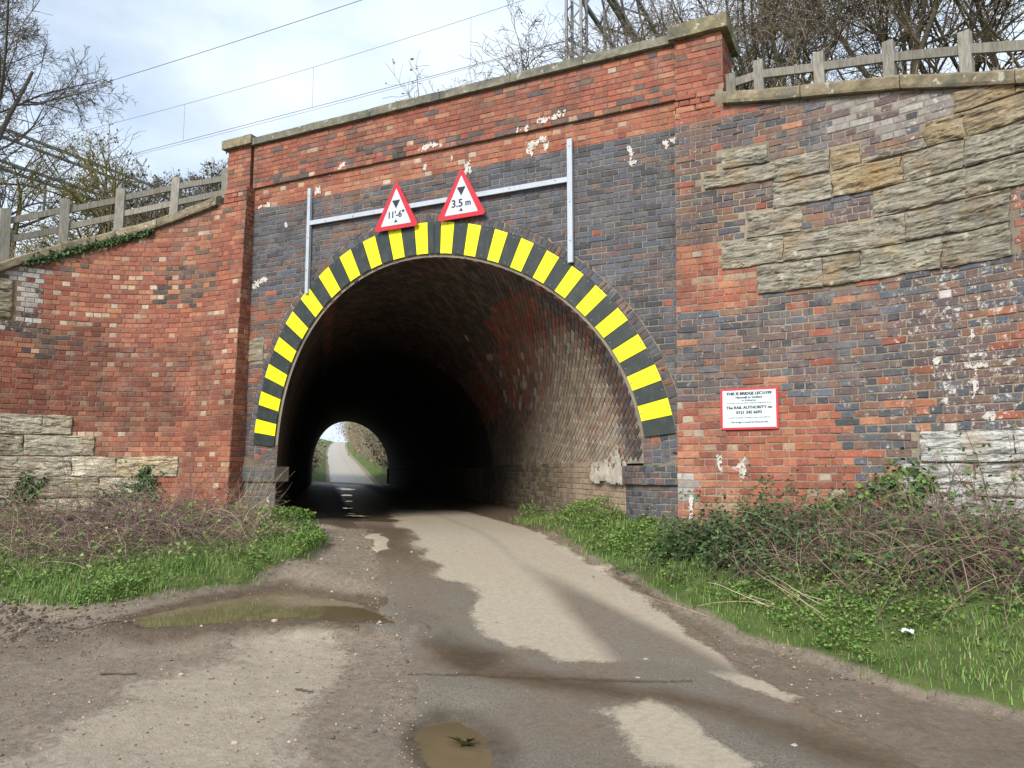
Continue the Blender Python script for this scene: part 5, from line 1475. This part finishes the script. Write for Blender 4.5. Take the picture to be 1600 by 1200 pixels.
MED = [(9, .6, .6, .12, 6, .13, .08, 5), (7, .55, .75, .2, 6, .16, .03, 4), (6, .5, .8, .15, 5, .2, .02, 3), (3, .5, .8, .2, 3, .25, 0, 3)]
BUSH = [(9, .6, .7, .1, 5, .2, .03, 4), (9, .55, .8, .15, 5, .25, .02, 3), (6, .5, .9, .2, 4, .3, 0, 3)]
zb = lambda x, y: (x, y, bank_z(x, y))
tree('bare_tree', 'large bare tree with dense twigs leaning over the ivy covered coping', (-12.1, -1.0, 2.6), 8.5, (.06, .1, 1), BIG, .12, seed=5, rmin=.0055, bark=(.10, .085, .07), twigc=(.15, .125, .10), stemsn=4, spread=.5)
tree('bare_tree', 'mossy bare thorn tree behind the timber fence, under the larger bare tree', (-9.6, .6, 3.6), 3.6, (.15, 0, 1), BUSH, .09, seed=6, bark=(.12, .10, .04), twigc=(.17, .14, .05), stemsn=5, spread=.5, leafy=1500, leafc=((.16, .15, .04), (.10, .11, .03)), leafsize=.06)
gtr = 'bare trees growing behind the fence on the taller side'
R_TREES = [(3.35, 5.0, 5.5, 'slender bare tree standing just behind the taller pilaster', 11, 3, .045), (4.15, 4.4, 6.2, 'bare tree with upright stems behind the first fence post from the pilaster', 12, 3, .055), (5.0, 5.4, 6.6, 'bare tree with several leaning trunks rising behind the second fence post from the pilaster', 13, 3, .075),
           (5.85, 4.6, 6.0, 'bare tree with forked trunks above the third fence post from the pilaster', 14, 3, .07), (6.75, 5.2, 6.6, 'tall bare tree above the fourth fence post from the pilaster', 15, 3, .08), (7.6, 4.2, 6.0, 'bare tree at the far end of the fence with crossing limbs', 16, 3, .065), (8.7, 4.6, 6.5, 'bare tree farthest along the wing wall from the arch', 17, 3, .08)]
for x, y, H, lab, sd, ns, r0 in R_TREES:
    tree('bare_tree', lab, zb(x, y), H, (rng.normal(0, .08), rng.normal(0, .08), 1), MED, r0, gtr, seed=sd, stemsn=ns, spread=.25, bark=(.085, .072, .048), twigc=(.16, .125, .09), leafy=900, leafc=((.10, .13, .03), (.16, .13, .05)), leafsize=.05)
tree('bare_shrub', 'tangled bare shrub leaning over the parapet coping beside the lattice gantry', zb(1.55, 3.0), 2.7, (-.1, -.15, 1), BUSH, .04, seed=21, stemsn=8, spread=.5, cat='shrub', leafy=700, leafc=((.14, .15, .05), (.2, .17, .08)), leafsize=.04)
tree('bare_shrub', 'bare shrub with arching stems behind the parapet, next to the taller pilaster', zb(2.6, 3.4), 2.9, (0, -.1, 1), BUSH, .045, seed=22, stemsn=8, spread=.5, cat='shrub', leafy=700, leafc=((.14, .15, .05), (.2, .17, .08)), leafsize=.04)
tree('bare_shrub', 'thin sprig of shrub showing above the middle of the parapet', zb(-1.75, 2.4), 2.35, (.15, 0, 1), [(5, .5, .7, .3, 5, .2, .03, 3), (5, .5, .8, .2, 4, .25, .02, 3)], .018, seed=23, stemsn=4, spread=.35, cat='shrub', leafy=60, leafc=((.12, .14, .05),), leafsize=.07)
gbs = 'shrubs behind the sloping fence'
for x, y, H, lab, sd in ((-6.1, 1.7, 1.1, 'dark evergreen shrub behind the fence beside the shorter pilaster', 31), (-7.3, 1.9, 1.5, 'taller dark evergreen shrub behind the fence, below the wires', 32), (-8.5, 1.8, 1.2, 'dark shrub behind the fence under the lattice gantry', 33)):
    tree('evergreen_shrub', lab, zb(x, y), H, (0, 0, 1), BUSH, .03, gbs, seed=sd, stemsn=8, spread=.45, cat='shrub', leafy=1300, leafc=((.045, .06, .03), (.06, .085, .04), (.1, .1, .06)), leafsize=.07)

# ------------------------------------------------------------------ brambles, dead stems, ivy
BRN = np.array([(.22, .15, .125), (.28, .2, .15), (.16, .11, .095), (.36, .28, .19), (.2, .13, .12)])
TAN = np.array([(.42, .34, .22), (.36, .28, .17), (.48, .4, .28)])
LG = np.array([(.035, .075, .022), (.05, .10, .03), (.07, .13, .035), (.03, .06, .02)])
YG = np.array([(.12, .225, .04), (.155, .26, .055), (.10, .19, .04), (.19, .25, .065)])
LYG = np.concatenate([LG, LG, YG * .8])
def gz_at(x, y): return puddled_z(x, y, ground_z(x, y, False))
def bramble(label, cx, cy, rx, ry, ang, h, n, leaves, pal=BRN, leafpal=LG, seed=1, group=None, name='bramble', tall=0, ll=.045, base=None):
    r = np.random.default_rng(seed)
    ca, sa = math.cos(ang), math.sin(ang)
    def spot(m):
        q = r.normal(0, .55, (m, 2)); q = q / np.maximum(1, np.linalg.norm(q, axis=1, keepdims=True))
        x = cx + q[:, 0] * rx * ca - q[:, 1] * ry * sa; y = cy + q[:, 0] * rx * sa + q[:, 1] * ry * ca
        return x, y, np.linalg.norm(q, axis=1)
    x, y, q = spot(n); z = gz_at(x, y)
    t = thing(name, label, 'bramble bush', (cx, cy, float(gz_at(np.array([cx]), np.array([cy]))[0])), group)
    k = 8; d = rand_dir(n, r); d[:, 2] = np.abs(d[:, 2]) * .9 + .25; d = norm(d)
    L = r.uniform(.45, 1.25, n) * (h / .45) ** .6
    P = np.empty((n, k, 3)); z0 = z + r.random(n) * h * .75 * (1 - q ** 2)
    P[:, 0] = np.stack([x, y, z0], -1)
    for i in range(1, k):
        d = norm(d + r.normal(0, .16, (n, 3)) + np.array([0, 0, -.22]))
        P[:, i] = P[:, i - 1] + d * (L / (k - 1))[:, None]
    g = gz_at(P[..., 0], P[..., 1]); P[..., 2] = np.maximum(P[..., 2], g + .015)
    R = r.uniform(.0018, .0040, n)[:, None] * np.linspace(1, .5, k)[None]
    if tall:
        m = tall; x2, y2, _ = spot(m); d2 = rand_dir(m, r) * .55; d2[:, 2] = 1
        P2, R2 = branches(np.stack([x2, y2, gz_at(x2, y2)], -1), d2, r.uniform(.6, 1.35, m) * h / .5, r.uniform(.003, .006, m), k, .14, -.03, .4, r)
        P = np.concatenate([P, P2]); R = np.concatenate([R, R2])
    Vb, Qb = stems(P, R, 3)
    c = pal[r.integers(0, len(pal), len(P))] * r.uniform(.65, 1.25, (len(P), 1))
    mk('stems', Vb, Qb, col=np.repeat(c, k * 3, 0), mat=M['twig'], parent=t)
    if leaves:
        i = r.integers(0, len(P), leaves); j = r.integers(1, k, leaves)
        pos = P[i, j] + r.normal(0, .03, (leaves, 3)); nr = rand_dir(leaves, r) * .7; nr[:, 2] += .8; nr[:, 1] -= .5
        dd = rand_dir(leaves, r); dd[:, 2] *= .5
        Vl, Tl = leaf_faces(pos, dd, norm(nr), r.uniform(.6, 1.4, leaves) * ll, r.uniform(.3, .45, leaves) * ll)
        c = leafpal[r.integers(0, len(leafpal), leaves)] * r.uniform(.7, 1.35, (leaves, 1))
        mk('leaves', Vl, T=Tl, col=np.repeat(c, 4, 0), mat=M['leaf'], parent=t)
    return t
gl = 'dead bramble heaps along the foot of the red wall'
for i, (x, y, rx, ry, h, n_, lv, lab) in enumerate([(-2.25, -1.35, .45, .45, .16, 180, 120, 'low dead bramble heap next to the arch pier and tall dry stems'), (-2.4, -2.05, .85, .65, .30, 460, 90, 'brown dead bramble heap below the red brickwork'), (-2.8, -2.8, .9, .7, .36, 560, 120, 'mauve brown bramble heap in front of the pale stone blocks'),
        (-3.4, -3.35, .9, .7, .42, 480, 200, 'bramble heap at the outer end of the pale stone blocks'), (-1.75, -2.75, .75, .55, .24, 340, 260, 'low spreading bramble tangle with one long grey stem, nearest the wide puddle'), (-2.3, -3.6, .8, .5, .22, 320, 300, 'bramble tangle with grey dead stems nearest the muddy tyre ruts'), (-1.45, -1.85, .5, .4, .10, 150, 160, 'low bramble straggle between the grass tip and the arch pier')]):
    bramble(lab, x, y, rx, ry, .6, h, n_, lv, seed=41 + i, group=gl, pal=BRN * (np.array((.95, .9, 1.05)) if i == 2 else 1.0), leafpal=YG)
def wspot(s, o):
    p = WR.P(np.array([s]), np.array([.2]), np.array([o]))[0]; return p[0], p[1]
gr = 'brambles along the foot of the patched wall'
BRS = [(.42, .5, .5, .40, .22, 130, 3600, LG, 'leafy green ivy and bramble mound beside the blue brick pier', 0), (.95, .5, .6, .45, .30, 200, 4600, LG, 'dark leafy bramble mound under the notice', 4), (1.5, .6, .6, .5, .27, 280, 1500, LG, 'brown bramble with reddish arching stems below the lower red patch', 8), (2.05, .55, .6, .5, .30, 320, 900, LG, 'dead bramble thicket with grey seed heads before the blue brick patch', 9),
       (2.65, .6, .6, .5, .36, 320, 1500, LG, 'bramble thicket in front of the lower white stone', 22), (3.3, .65, .65, .5, .46, 340, 1500, LYG, 'tall bramble with yellowish leaves at the end of the white stones', 30), (4.0, .7, .7, .6, .55, 340, 1300, LYG, 'tall bramble farthest from the arch along the wall', 26), (1.55, 1.05, .6, .35, .15, 260, 400, LYG, 'low tan bramble and dead grass clump above the green verge', 0), (2.5, 1.1, .7, .4, .18, 300, 500, LYG, 'low brown dead stems next to the bare sapling on the verge', 4)]
for i, (s, o, rx, ry, h, n_, lv, lp, lab, tl) in enumerate(BRS):
    x, y = wspot(s, o)
    bramble(lab, x, y, rx, ry, -.45, h, n_, lv, seed=60 + i, group=gr, leafpal=lp, tall=tl)

def ivy(label, surf, pts, n, seed, size=.045, spread=.05, pal=LG, stemsn=10, group=None):
    """leaves spread over a wall round a line of points in wall coordinates"""
    r = np.random.default_rng(seed); pts = np.array(pts, float)
    seg = np.concatenate([[0], np.cumsum(np.linalg.norm(np.diff(pts[:, :2], axis=0), axis=1))])
    u = r.random(n) * seg[-1]
    s = np.interp(u, seg, pts[:, 0]); z = np.interp(u, seg, pts[:, 1]); w = np.interp(u, seg, pts[:, 2])
    s = s + r.normal(0, 1, n) * w * .5; z = z + r.normal(0, 1, n) * w
    o = r.uniform(.02, .09, n)
    pos = surf(s, z, o); pos2 = surf(s, z, o + .1); nr = norm(pos2 - pos) + r.normal(0, .35, (n, 3)); dd = r.normal(0, .6, (n, 3)); dd[:, 2] -= .5
    b = pos.mean(0)
    t = thing('ivy', label, 'ivy', tuple(b), group)
    Vl, Tl = leaf_faces(pos, dd, norm(nr), r.uniform(.6, 1.3, n) * size, r.uniform(.38, .5, n) * size, .12)
    mk('leaves', Vl, T=Tl, col=np.repeat(pal[r.integers(0, len(pal), n)] * r.uniform(.7, 1.4, (n, 1)), 4, 0), mat=M['leaf'], parent=t)
    m = stemsn; us = np.sort(r.random((m, 6)) * seg[-1] * .4 + r.random((m, 1)) * seg[-1] * .6, axis=1)
    ss = np.interp(us, seg, pts[:, 0]) + r.normal(0, .04, us.shape); zz = np.interp(us, seg, pts[:, 1]) + r.normal(0, .04, us.shape)
    Vs, Qs = stems(surf(ss, zz, np.full(us.shape, .03)), np.full(us.shape, .004), 4); mk('vine_stem', Vs, Qs, col=np.array((.12, .085, .06)), mat=M['twig'], parent=t)
ivy('dark ivy hanging along the underside of the sloping coping', WL.P, [(1.75, 4.68, .02), (2.2, 4.56, .035), (2.7, 4.40, .05), (3.1, 4.25, .055), (3.6, 4.0, .03)], 1200, 81, .05)
ivy('upright ivy shoots climbing the pale stone blocks next to the red brick', WL.P, [(1.35, .35, .12), (1.5, .6, .12), (1.55, .85, .03), (1.7, .5, .12), (2.1, .4, .1), (2.4, .3, .1)], 800, 82, .05)
ivy('ivy climbing the outermost pale stone blocks', WL.P, [(3.75, .2, .12), (3.5, .45, .08), (3.35, .75, .05), (3.3, .5, .08), (3.4, .25, .1), (3.1, .75, .03)], 420, 83, .05)
ivy('ivy spray crossing from the red patch to the white stone', WR.P, [(1.45, .4, .04), (1.8, .55, .05), (2.15, .66, .06), (2.35, .85, .08), (2.6, .7, .06), (2.2, .45, .1), (2.6, .4, .12)], 750, 84, .05, pal=np.concatenate([LG, YG]))
ivy('ivy at the foot of the tunnel side wall beside the blue brick pier', lambda s, z, o: pathfn(s, z, o), [(S_BEZ1 - .4, .0, .1), (S_BEZ1 + .2, .05, .12), (S_BEZ1 + .9, .02, .08), (S_BEZ1 + 1.6, -.02, .06)], 1000, 85, .05)

# dry stems
def dry_stems(label, x0, y0, n, lean, H, seed, sp=.25):
    r = np.random.default_rng(seed); x = x0 + r.normal(0, sp, n); y = y0 + r.normal(0, sp * .6, n)
    d = np.array(lean) + r.normal(0, .28, (n, 3)); d[:, 2] = np.abs(d[:, 2])
    P, R = branches(np.stack([x, y, gz_at(x, y)], -1), d, r.uniform(.5, 1.1, n) * H, r.uniform(.0025, .005, n), 6, .06, -.02, .4, r)
    Vd, Qd = stems(P, R, 3); c = TAN[r.integers(0, 3, n)] * r.uniform(.7, 1.2, (n, 1))
    o = mk('dry_stems', Vd, Qd, col=np.repeat(c, 18, 0), mat=M['twig'], origin=(x0, y0, float(gz_at(np.array([x0]), np.array([y0]))[0]))); return tag(o, label, 'dead plant')
dry_stems('tall pale dry stems leaning towards the arch by the impost', -3.0, -.85, 60, (.55, .1, .8), 1.0, 91)
dry_stems('pale dead stalks lying across the green verge', 5.0, -2.2, 16, (-.7, -.4, .45), .6, 92, .45)
def bank_stems(label, pts, n, H, seed):
    r = np.random.default_rng(seed); pts = np.array(pts); i = r.integers(0, len(pts) - 1, n); f = r.random((n, 1)); xy = pts[i] * (1 - f) + pts[i + 1] * f + r.normal(0, .15, (n, 2))
    z = np.array([bank_z(*q) for q in xy]); d = r.normal(0, .35, (n, 3)); d[:, 2] = 1
    P, R = branches(np.c_[xy, z - .05], d, r.uniform(.4, 1.1, n) * H, r.uniform(.003, .006, n), 6, .15, -.05, .4, r)
    Vd, Qd = stems(P, R, 3); c = TAN[r.integers(0, 3, n)] * r.uniform(.5, 1.1, (n, 1))
    return tag(mk('dry_stems', Vd, Qd, col=np.repeat(c, 18, 0), mat=M['twig'], origin=P[0, 0]), label, 'dead plant')
pl = [WL.P(np.array([s]), np.array([4.5]), np.array([-.65]))[0][:2] for s in (.6, 1.4, 2.2, 3.0, 3.8, 4.4)]
bank_stems('tan dead stalks crowding behind the sloping timber fence', pl, 420, .65, 94)
prr = [WR.P(np.array([s]), np.array([4.5]), np.array([-.7]))[0][:2] for s in (.6, 1.4, 2.2, 3.0, 3.8)]
bank_stems('tan dead stalks behind the fence beside the taller pilaster', prr, 220, .6, 95)

# bare sapling on the verge
sx_, sy_ = 5.75, -2.35
tree('sapling', 'thin bare sapling standing on the green verge', (sx_, sy_, float(gz_at(np.array([sx_]), np.array([sy_]))[0])), 1.0, (-.05, .05, 1), [(6, .5, .6, .25, 5, .15, .04, 3), (4, .45, .7, .2, 4, .2, 0, 3)], .012, seed=96, twigc=(.12, .08, .07), rmin=.003)

# ------------------------------------------------------------------ grass, weeds, pebbles
def blades(name, n, box, accept, hmin, hmax, pal, seed, wid=.004):
    r = np.random.default_rng(seed)
    x = r.uniform(box[0], box[1], n); y = r.uniform(box[2], box[3], n)
    a = accept(x, y, r); x, y = x[a], y[a]; n = len(x)
    z = puddled_z(x, y, ground_z(x, y))
    h = r.uniform(hmin, hmax, n) * (.6 + .8 * vnoise(x * 3, y * 3, seed=seed)); ang = r.uniform(0, 2 * math.pi, n); ln = r.uniform(.1, .9, n) * h
    d = np.stack([np.cos(ang), np.sin(ang)], -1); w = np.stack([-np.sin(ang), np.cos(ang)], -1) * (wid * r.uniform(.6, 1.4, n))[:, None]
    b = np.stack([x, y, z - .01], -1); m = b.copy(); m[:, :2] += d * (ln * .35)[:, None]; m[:, 2] += h * .65
    t = b.copy(); t[:, :2] += d * ln[:, None]; t[:, 2] += h
    W = np.c_[w, np.zeros(n)]
    Vg = np.stack([b - W, b + W, m + W * .8, m - W * .8, t], 1).reshape(-1, 3); i = np.arange(n)[:, None] * 5
    c = pal[r.integers(0, len(pal), n)] * r.uniform(.7, 1.3, (n, 1)) * (.75 + .5 * vnoise(x * 1.2, y * 1.2, seed=seed + 1))[:, None]
    return mk(name, Vg, i + np.array([[0, 1, 2, 3]]), i + np.array([[3, 2, 4]]), col=np.repeat(c, 5, 0), mat=M['grass'], kind='stuff')
GRN = np.array([(.125, .235, .045), (.15, .26, .055), (.11, .19, .04), (.19, .25, .08), (.135, .21, .055), (.125, .235, .045), (.15, .26, .055), (.11, .19, .04), (.27, .23, .13)])
def acc_r(x, y, r):
    a, _, e = grass_masks(x, y); return (a > -.03) & (r.random(len(x)) < smooth(-.06, .25, a) * smooth(2.0, .9, a) * (.35 + .65 * vnoise(x * 2, y * 2, seed=3))) & (y < 2.7)
def acc_l(x, y, r):
    _, a, e = grass_masks(x, y); return (a > -.03) & (r.random(len(x)) < smooth(-.06, .2, a) * smooth(1.3, .4, a) * (.3 + .7 * vnoise(x * 2, y * 2, seed=4)))
blades('grass', 190000, (-1.5, 8.2, -5.0, 2.7), acc_r, .025, .085, GRN, 101, .003)
blades('grass', 130000, (-5.5, 0, -5.2, -.3), acc_l, .025, .085, GRN, 102, .003)
def weeds(name, n, box, accept, seed, size=.03):
    r = np.random.default_rng(seed); x = r.uniform(box[0], box[1], n); y = r.uniform(box[2], box[3], n)
    cl = fbm(x * 1.6, y * 1.6, oct=3, seed=seed); a = accept(x, y, r) & (r.random(n) < smooth(.34, .5, cl)); x, y = x[a], y[a]; n = len(x); cl = cl[a]
    z = ground_z(x, y) + r.random(n) ** .6 * (.03 + .9 * np.clip(cl - .42, 0, .25))
    nr = r.normal(0, .45, (n, 3)); nr[:, 2] += 1; dd = r.normal(0, 1, (n, 3)); dd[:, 2] *= .35
    Vl, Tl = leaf_faces(np.stack([x, y, z], -1), dd, norm(nr), r.uniform(.5, 1.4, n) * size, r.uniform(.3, .5, n) * size, .2)
    c = YG[r.integers(0, len(YG), n)] * r.uniform(.65, 1.3, (n, 1))
    return mk(name, Vl, T=Tl, col=np.repeat(c, 4, 0), mat=M['leaf'], kind='stuff')
weeds('ground_cover', 210000, (-1.5, 8.2, -5.0, 2.7), lambda x, y, r: (grass_masks(x, y)[0] > .1 + .25 * vnoise(x * 1.7, y * 1.7, seed=19)) & (r.random(len(x)) < smooth(1.9, 1.0, grass_masks(x, y)[0])), 103)
weeds('ground_cover', 120000, (-5.5, 0, -5.2, -.3), lambda x, y, r: (grass_masks(x, y)[1] > .06) & (r.random(len(x)) < smooth(.8, .12, grass_masks(x, y)[1])), 104)

r = np.random.default_rng(110)
n = 26000
x = r.uniform(-2.2, 5.2, n); y = r.uniform(-7.2, .4, n)
a_, b_, e_ = grass_masks(x, y)
seam = np.exp(-((e_ + 1.2) / .12) ** 2)
p_ = .28 * (e_ < -1.2) + 1.0 * seam + .35 * ((e_ > 1.05) & (a_ < .1)) + .035
ok = (b_ < .1) & (a_ < .1) & (r.random(n) < p_) & (poly_sd(x, y, PUD_BIG) > .02) & (poly_sd(x, y, PUD_ROUND) > .02)
x, y, e_ = x[ok], y[ok], e_[ok]; n = len(x)
z = puddled_z(x, y, ground_z(x, y)) + np.where(np.abs(e_) < 1.12, .006, 0)
octa = np.array([(1, 0, 0), (0, 1, 0), (-1, 0, 0), (0, -1, 0), (0, 0, .7), (0, 0, -.5)])
sz = r.uniform(.003, .010, n) * (1 + 1.2 * (r.random(n) < .06))
Vp = np.stack([x, y, z + sz * .3], -1)[:, None] + octa[None] * sz[:, None, None] * r.uniform(.6, 1.4, (n, 6, 1))
oT = np.array([(0, 1, 4), (1, 2, 4), (2, 3, 4), (3, 0, 4), (1, 0, 5), (2, 1, 5), (3, 2, 5), (0, 3, 5)])
pc_ = np.array([(.3, .24, .18), (.2, .16, .12), (.42, .36, .28), (.12, .10, .085), (.34, .2, .12)])[r.integers(0, 5, n)] * r.uniform(.7, 1.2, (n, 1))
mk('pebbles', Vp.reshape(-1, 3), T=(np.arange(n)[:, None, None] * 6 + oT[None]).reshape(-1, 3), col=np.repeat(pc_, 6, 0), mat=M['pebble'], kind='stuff')

# ------------------------------------------------------------------ small things lying about
def crumple(label, x, y, s, seed):
    r = np.random.default_rng(seed); g = 9; u, v = np.meshgrid(np.linspace(-1, 1, g), np.linspace(-1, 1, g))
    zz = (fbm(u * 2.2 + seed, v * 2.2, oct=3, seed=seed) - .35) * s * 1.3
    P = np.stack([x + u * s * (1 - .25 * np.abs(v)) + r.normal(0, s * .05, u.shape), y + v * s * .7 + r.normal(0, s * .05, u.shape), float(ground_z(np.array([x]), np.array([y]))[0]) + .05 + zz], -1)
    idx = np.arange(g * g).reshape(g, g); Q = np.stack([idx[:-1, :-1], idx[:-1, 1:], idx[1:, 1:], idx[1:, :-1]], -1).reshape(-1, 4)
    b = P.copy(); b[..., 2] -= .004
    o = mk('crumpled_paper', np.concatenate([P.reshape(-1, 3), b.reshape(-1, 3)]), np.concatenate([Q, Q[:, ::-1] + g * g]), mat=M['paper'], origin=P.reshape(-1, 3).mean(0)); return tag(o, label, 'litter')
crumple('crumpled white paper on the green verge near the lane', 5.36, -2.76, .042, 5)
crumple('white scrap of paper among the brambles beyond the sapling', 6.15, -1.75, .035, 8)
lp = thing('dead_leaves', 'clump of dark curled leaves floating in the round puddle', 'leaves', (3.2, -5.17, -.62))
for i in range(6):
    r = np.random.default_rng(130 + i); a = r.uniform(0, 6.28)
    Vl, Tl = leaf_faces(np.array([[3.2 + r.normal(0, .03), -5.17 + r.normal(0, .03), -.617]]), np.array([[math.cos(a), math.sin(a), .35]]), np.array([[0, .4, 1.0]]), np.array([r.uniform(.07, .11)]), np.array([r.uniform(.02, .035)]), .5)
    mk('leaf', Vl, T=Tl, col=np.array((.075, .065, .02)) * r.uniform(.7, 1.4), mat=M['leaf'], parent=lp)
for i, (x, y, a, L, lab) in enumerate([(-.05, -3.5, .4, .35, 'short dark stick at the edge of the wide puddle'), (-.7, -4.75, .3, .7, 'long thin stick lying on the mud below the verge'), (.55, -5.35, .6, .22, 'short twig lying on the muddy tyre ruts'), (1.9, -5.0, .2, .12, 'tiny forked twig on the pale dry gravel')]):
    r = np.random.default_rng(140 + i); k = 6; t = np.linspace(0, 1, k); P = np.stack([x + math.cos(a) * t * L + r.normal(0, .008, k), y + math.sin(a) * t * L + r.normal(0, .008, k), np.zeros(k)], -1)
    P[:, 2] = puddled_z(P[:, 0], P[:, 1], ground_z(P[:, 0], P[:, 1])) + .012
    Vs, Qs = stems(P[None], np.linspace(.007, .004, k)[None], 5); tag(mk('stick', Vs, Qs, col=np.array((.13, .10, .075)), mat=M['bark'], origin=P[0]), lab, 'stick')
for i, (x, y, s, lab) in enumerate([(.83, -4.05, .022, 'pale flat stone at the rim of the wide puddle'), (1.0, -5.1, .016, 'small brown stone on the muddy ground left of the pale gravel'), (2.15, -5.75, .014, 'small pale stone nearest the bottom of the pale gravel'), (3.75, -3.83, .02, 'pale chip of stone on the crack across the lane')]):
    r = np.random.default_rng(150 + i); a = np.linspace(0, 2 * math.pi, 9)[:-1]
    z0 = float(puddled_z(np.array([x]), np.array([y]), ground_z(np.array([x]), np.array([y])))[0])
    ring = lambda q, h: np.stack([x + s * q * np.cos(a) * r.uniform(.8, 1.2, 8) * 1.4, y + s * q * np.sin(a) * r.uniform(.8, 1.2, 8), np.full(8, z0 + h)], -1)
    Vs = np.concatenate([ring(1, -.004), ring(.95, s * .4), ring(.5, s * .7), [[x, y, z0 + s * .75]]])
    Q = [(k * 8 + j, k * 8 + (j + 1) % 8, (k + 1) * 8 + (j + 1) % 8, (k + 1) * 8 + j) for k in range(2) for j in range(8)]
    tag(mk('stone', Vs, Q, [(16 + j, 16 + (j + 1) % 8, 24) for j in range(8)], col=np.array((.42, .34, .25)), mat=M['pebble'], origin=(x, y, z0)), lab, 'stone')

# ------------------------------------------------------------------ beyond the tunnel: hedges, brambles and trees along the lane
def far_bush(name, label, cat, t0, t1, e0, e1, h, n, leaves, pal, lpal, seed, group=None):
    r = np.random.default_rng(seed)
    y = r.uniform(t0, t1, n); e = r.uniform(e0, e1, n)
    bendy = np.where(y > 60, (y - 60) ** 2 * .0004, 0)
    x = .16 - .8285 * y + e / .77 + bendy
    z = 0.053 * np.minimum(np.clip(x * TD[0] + y * TD[1] - 37, 0, None), 140) + .2
    d = r.normal(0, .3, (n, 3)); d[:, 2] = 1
    hh = h * (.55 + .6 * vnoise(y * .35, e * .5, seed=seed)) * r.uniform(.5, 1, n)
    P, R = branches(np.stack([x, y, z - .1], -1), d, hh, r.uniform(.008, .022, n), 6, .16, .02, .4, r)
    t = thing(name, label, cat, (float(x.mean()), float(y.mean()), float(z.mean())), group)
    Vs, Qs = stems(P, R, 3); c = pal[r.integers(0, len(pal), n)] * r.uniform(.7, 1.3, (n, 1))
    mk('stems', Vs, Qs, col=np.repeat(c, 18, 0), mat=M['twig'], parent=t)
    i = r.integers(0, n, leaves); j = r.integers(1, 6, leaves)
    pos = P[i, j] + r.normal(0, .18, (leaves, 3))
    Vl, Tl = leaf_faces(pos, rand_dir(leaves, r), rand_dir(leaves, r), r.uniform(.1, .4, leaves), r.uniform(.02, .09, leaves))
    c = lpal[r.integers(0, len(lpal), leaves)] * r.uniform(.7, 1.3, (leaves, 1))
    mk('leaves', Vl, T=Tl, col=np.repeat(c, 4, 0), mat=M['leaf'], parent=t)
FB = np.array([(.26, .21, .16), (.2, .16, .12), (.3, .25, .18), (.22, .16, .14)]); FG = np.array([(.24, .2, .13), (.18, .15, .1), (.12, .15, .06), (.28, .22, .16)]); FI = np.array([(.07, .1, .035), (.1, .13, .045), (.2, .17, .1)])
far_bush('hedge', 'tall bare brown hedge bordering the lane on the bank beyond the tunnel', 'hedge', 30.5, 62, 2.5, 6, 7.5, 2600, 16000, FB, FG, 161)
far_bush('hedge', 'ivy clad hawthorn standing in the tall hedge beyond the tunnel', 'hedge', 36, 44, 2.6, 4, 5.5, 300, 3600, FB, FI, 162)
far_bush('hedge', 'distant bare hedge climbing the hill along the lane', 'hedge', 62, 150, 2.3, 6, 7.5, 1800, 14000, FB, FG, 163)
far_bush('hedge', 'olive green bush at the end of the tall hedge on the hill', 'bush', 64, 80, 2.2, 4, 7.5, 200, 3500, FB, np.array([(.26, .21, .05), (.2, .18, .06)]), 164)
far_bush('bramble', 'brown bramble bank beside the lane just beyond the tunnel', 'bramble bush', 30.0, 60, -5.5, -2.4, 2.6, 1300, 9000, FB, FG, 165)
far_bush('hedge', 'low distant hedge crossing the hilltop field', 'hedge', 165, 190, -40, -3, 3.2, 900, 6000, FB, FG, 166)

# mud clods by the ruts, dead leaves and twig bits along the edges of the verges
def scatter_lumps(name, x, y, size, pal, seed):
    r = np.random.default_rng(seed); n = len(x)
    z = puddled_z(x, y, ground_z(x, y))
    Vp = np.stack([x, y, z + size * .15], -1)[:, None] + octa[None] * size[:, None, None] * r.uniform(.5, 1.5, (n, 6, 1))
    c = pal[r.integers(0, len(pal), n)] * r.uniform(.7, 1.25, (n, 1))
    mk(name, Vp.reshape(-1, 3), T=(np.arange(n)[:, None, None] * 6 + oT[None]).reshape(-1, 3), col=np.repeat(c, 6, 0), mat=M['pebble'], kind='stuff')
r = np.random.default_rng(171); n = 1500
x = r.uniform(-2.3, .2, n); y = -4.75 + r.normal(0, .28, n) + .12 * x
ok = (grass_masks(x, y)[1] < .12) & (pud_d(x, y, PUD_BIG) > .04); x, y = x[ok], y[ok]
scatter_lumps('mud_clods', x, y, r.uniform(.006, .028, len(x)) * smooth(.6, -1.6, x).clip(.35, 1), np.array([(.085, .062, .045), (.12, .09, .065), (.07, .052, .04)]), 172)
n = 16000; x = r.uniform(-4.5, 7.5, n); y = r.uniform(-5.6, .4, n); a_, b_, e_ = grass_masks(x, y)
q = np.exp(-(a_ / .16) ** 2) + np.exp(-((b_ - .05) / .2) ** 2) + .22 * ((a_ > .1) | (b_ > .1))
ok = (r.random(n) < q * .5) & (pud_d(x, y, PUD_BIG) > .02) & (np.abs(e_) > 1.0); x, y = x[ok], y[ok]; n = len(x)
pos = np.stack([x, y, ground_z(x, y) + .008], -1); dd = r.normal(0, 1, (n, 3)); dd[:, 2] *= .25; nr = r.normal(0, .35, (n, 3)); nr[:, 2] += 1
Vl, Tl = leaf_faces(pos, dd, norm(nr), r.uniform(.012, .038, n), r.uniform(.003, .011, n), .3)
c = np.array([(.2, .14, .08), (.3, .23, .14), (.13, .09, .06), (.26, .15, .07)])[r.integers(0, 4, n)] * r.uniform(.7, 1.25, (n, 1))
mk('leaf_litter', Vl, T=Tl, col=np.repeat(c, 4, 0), mat=M['leaf'], kind='stuff')
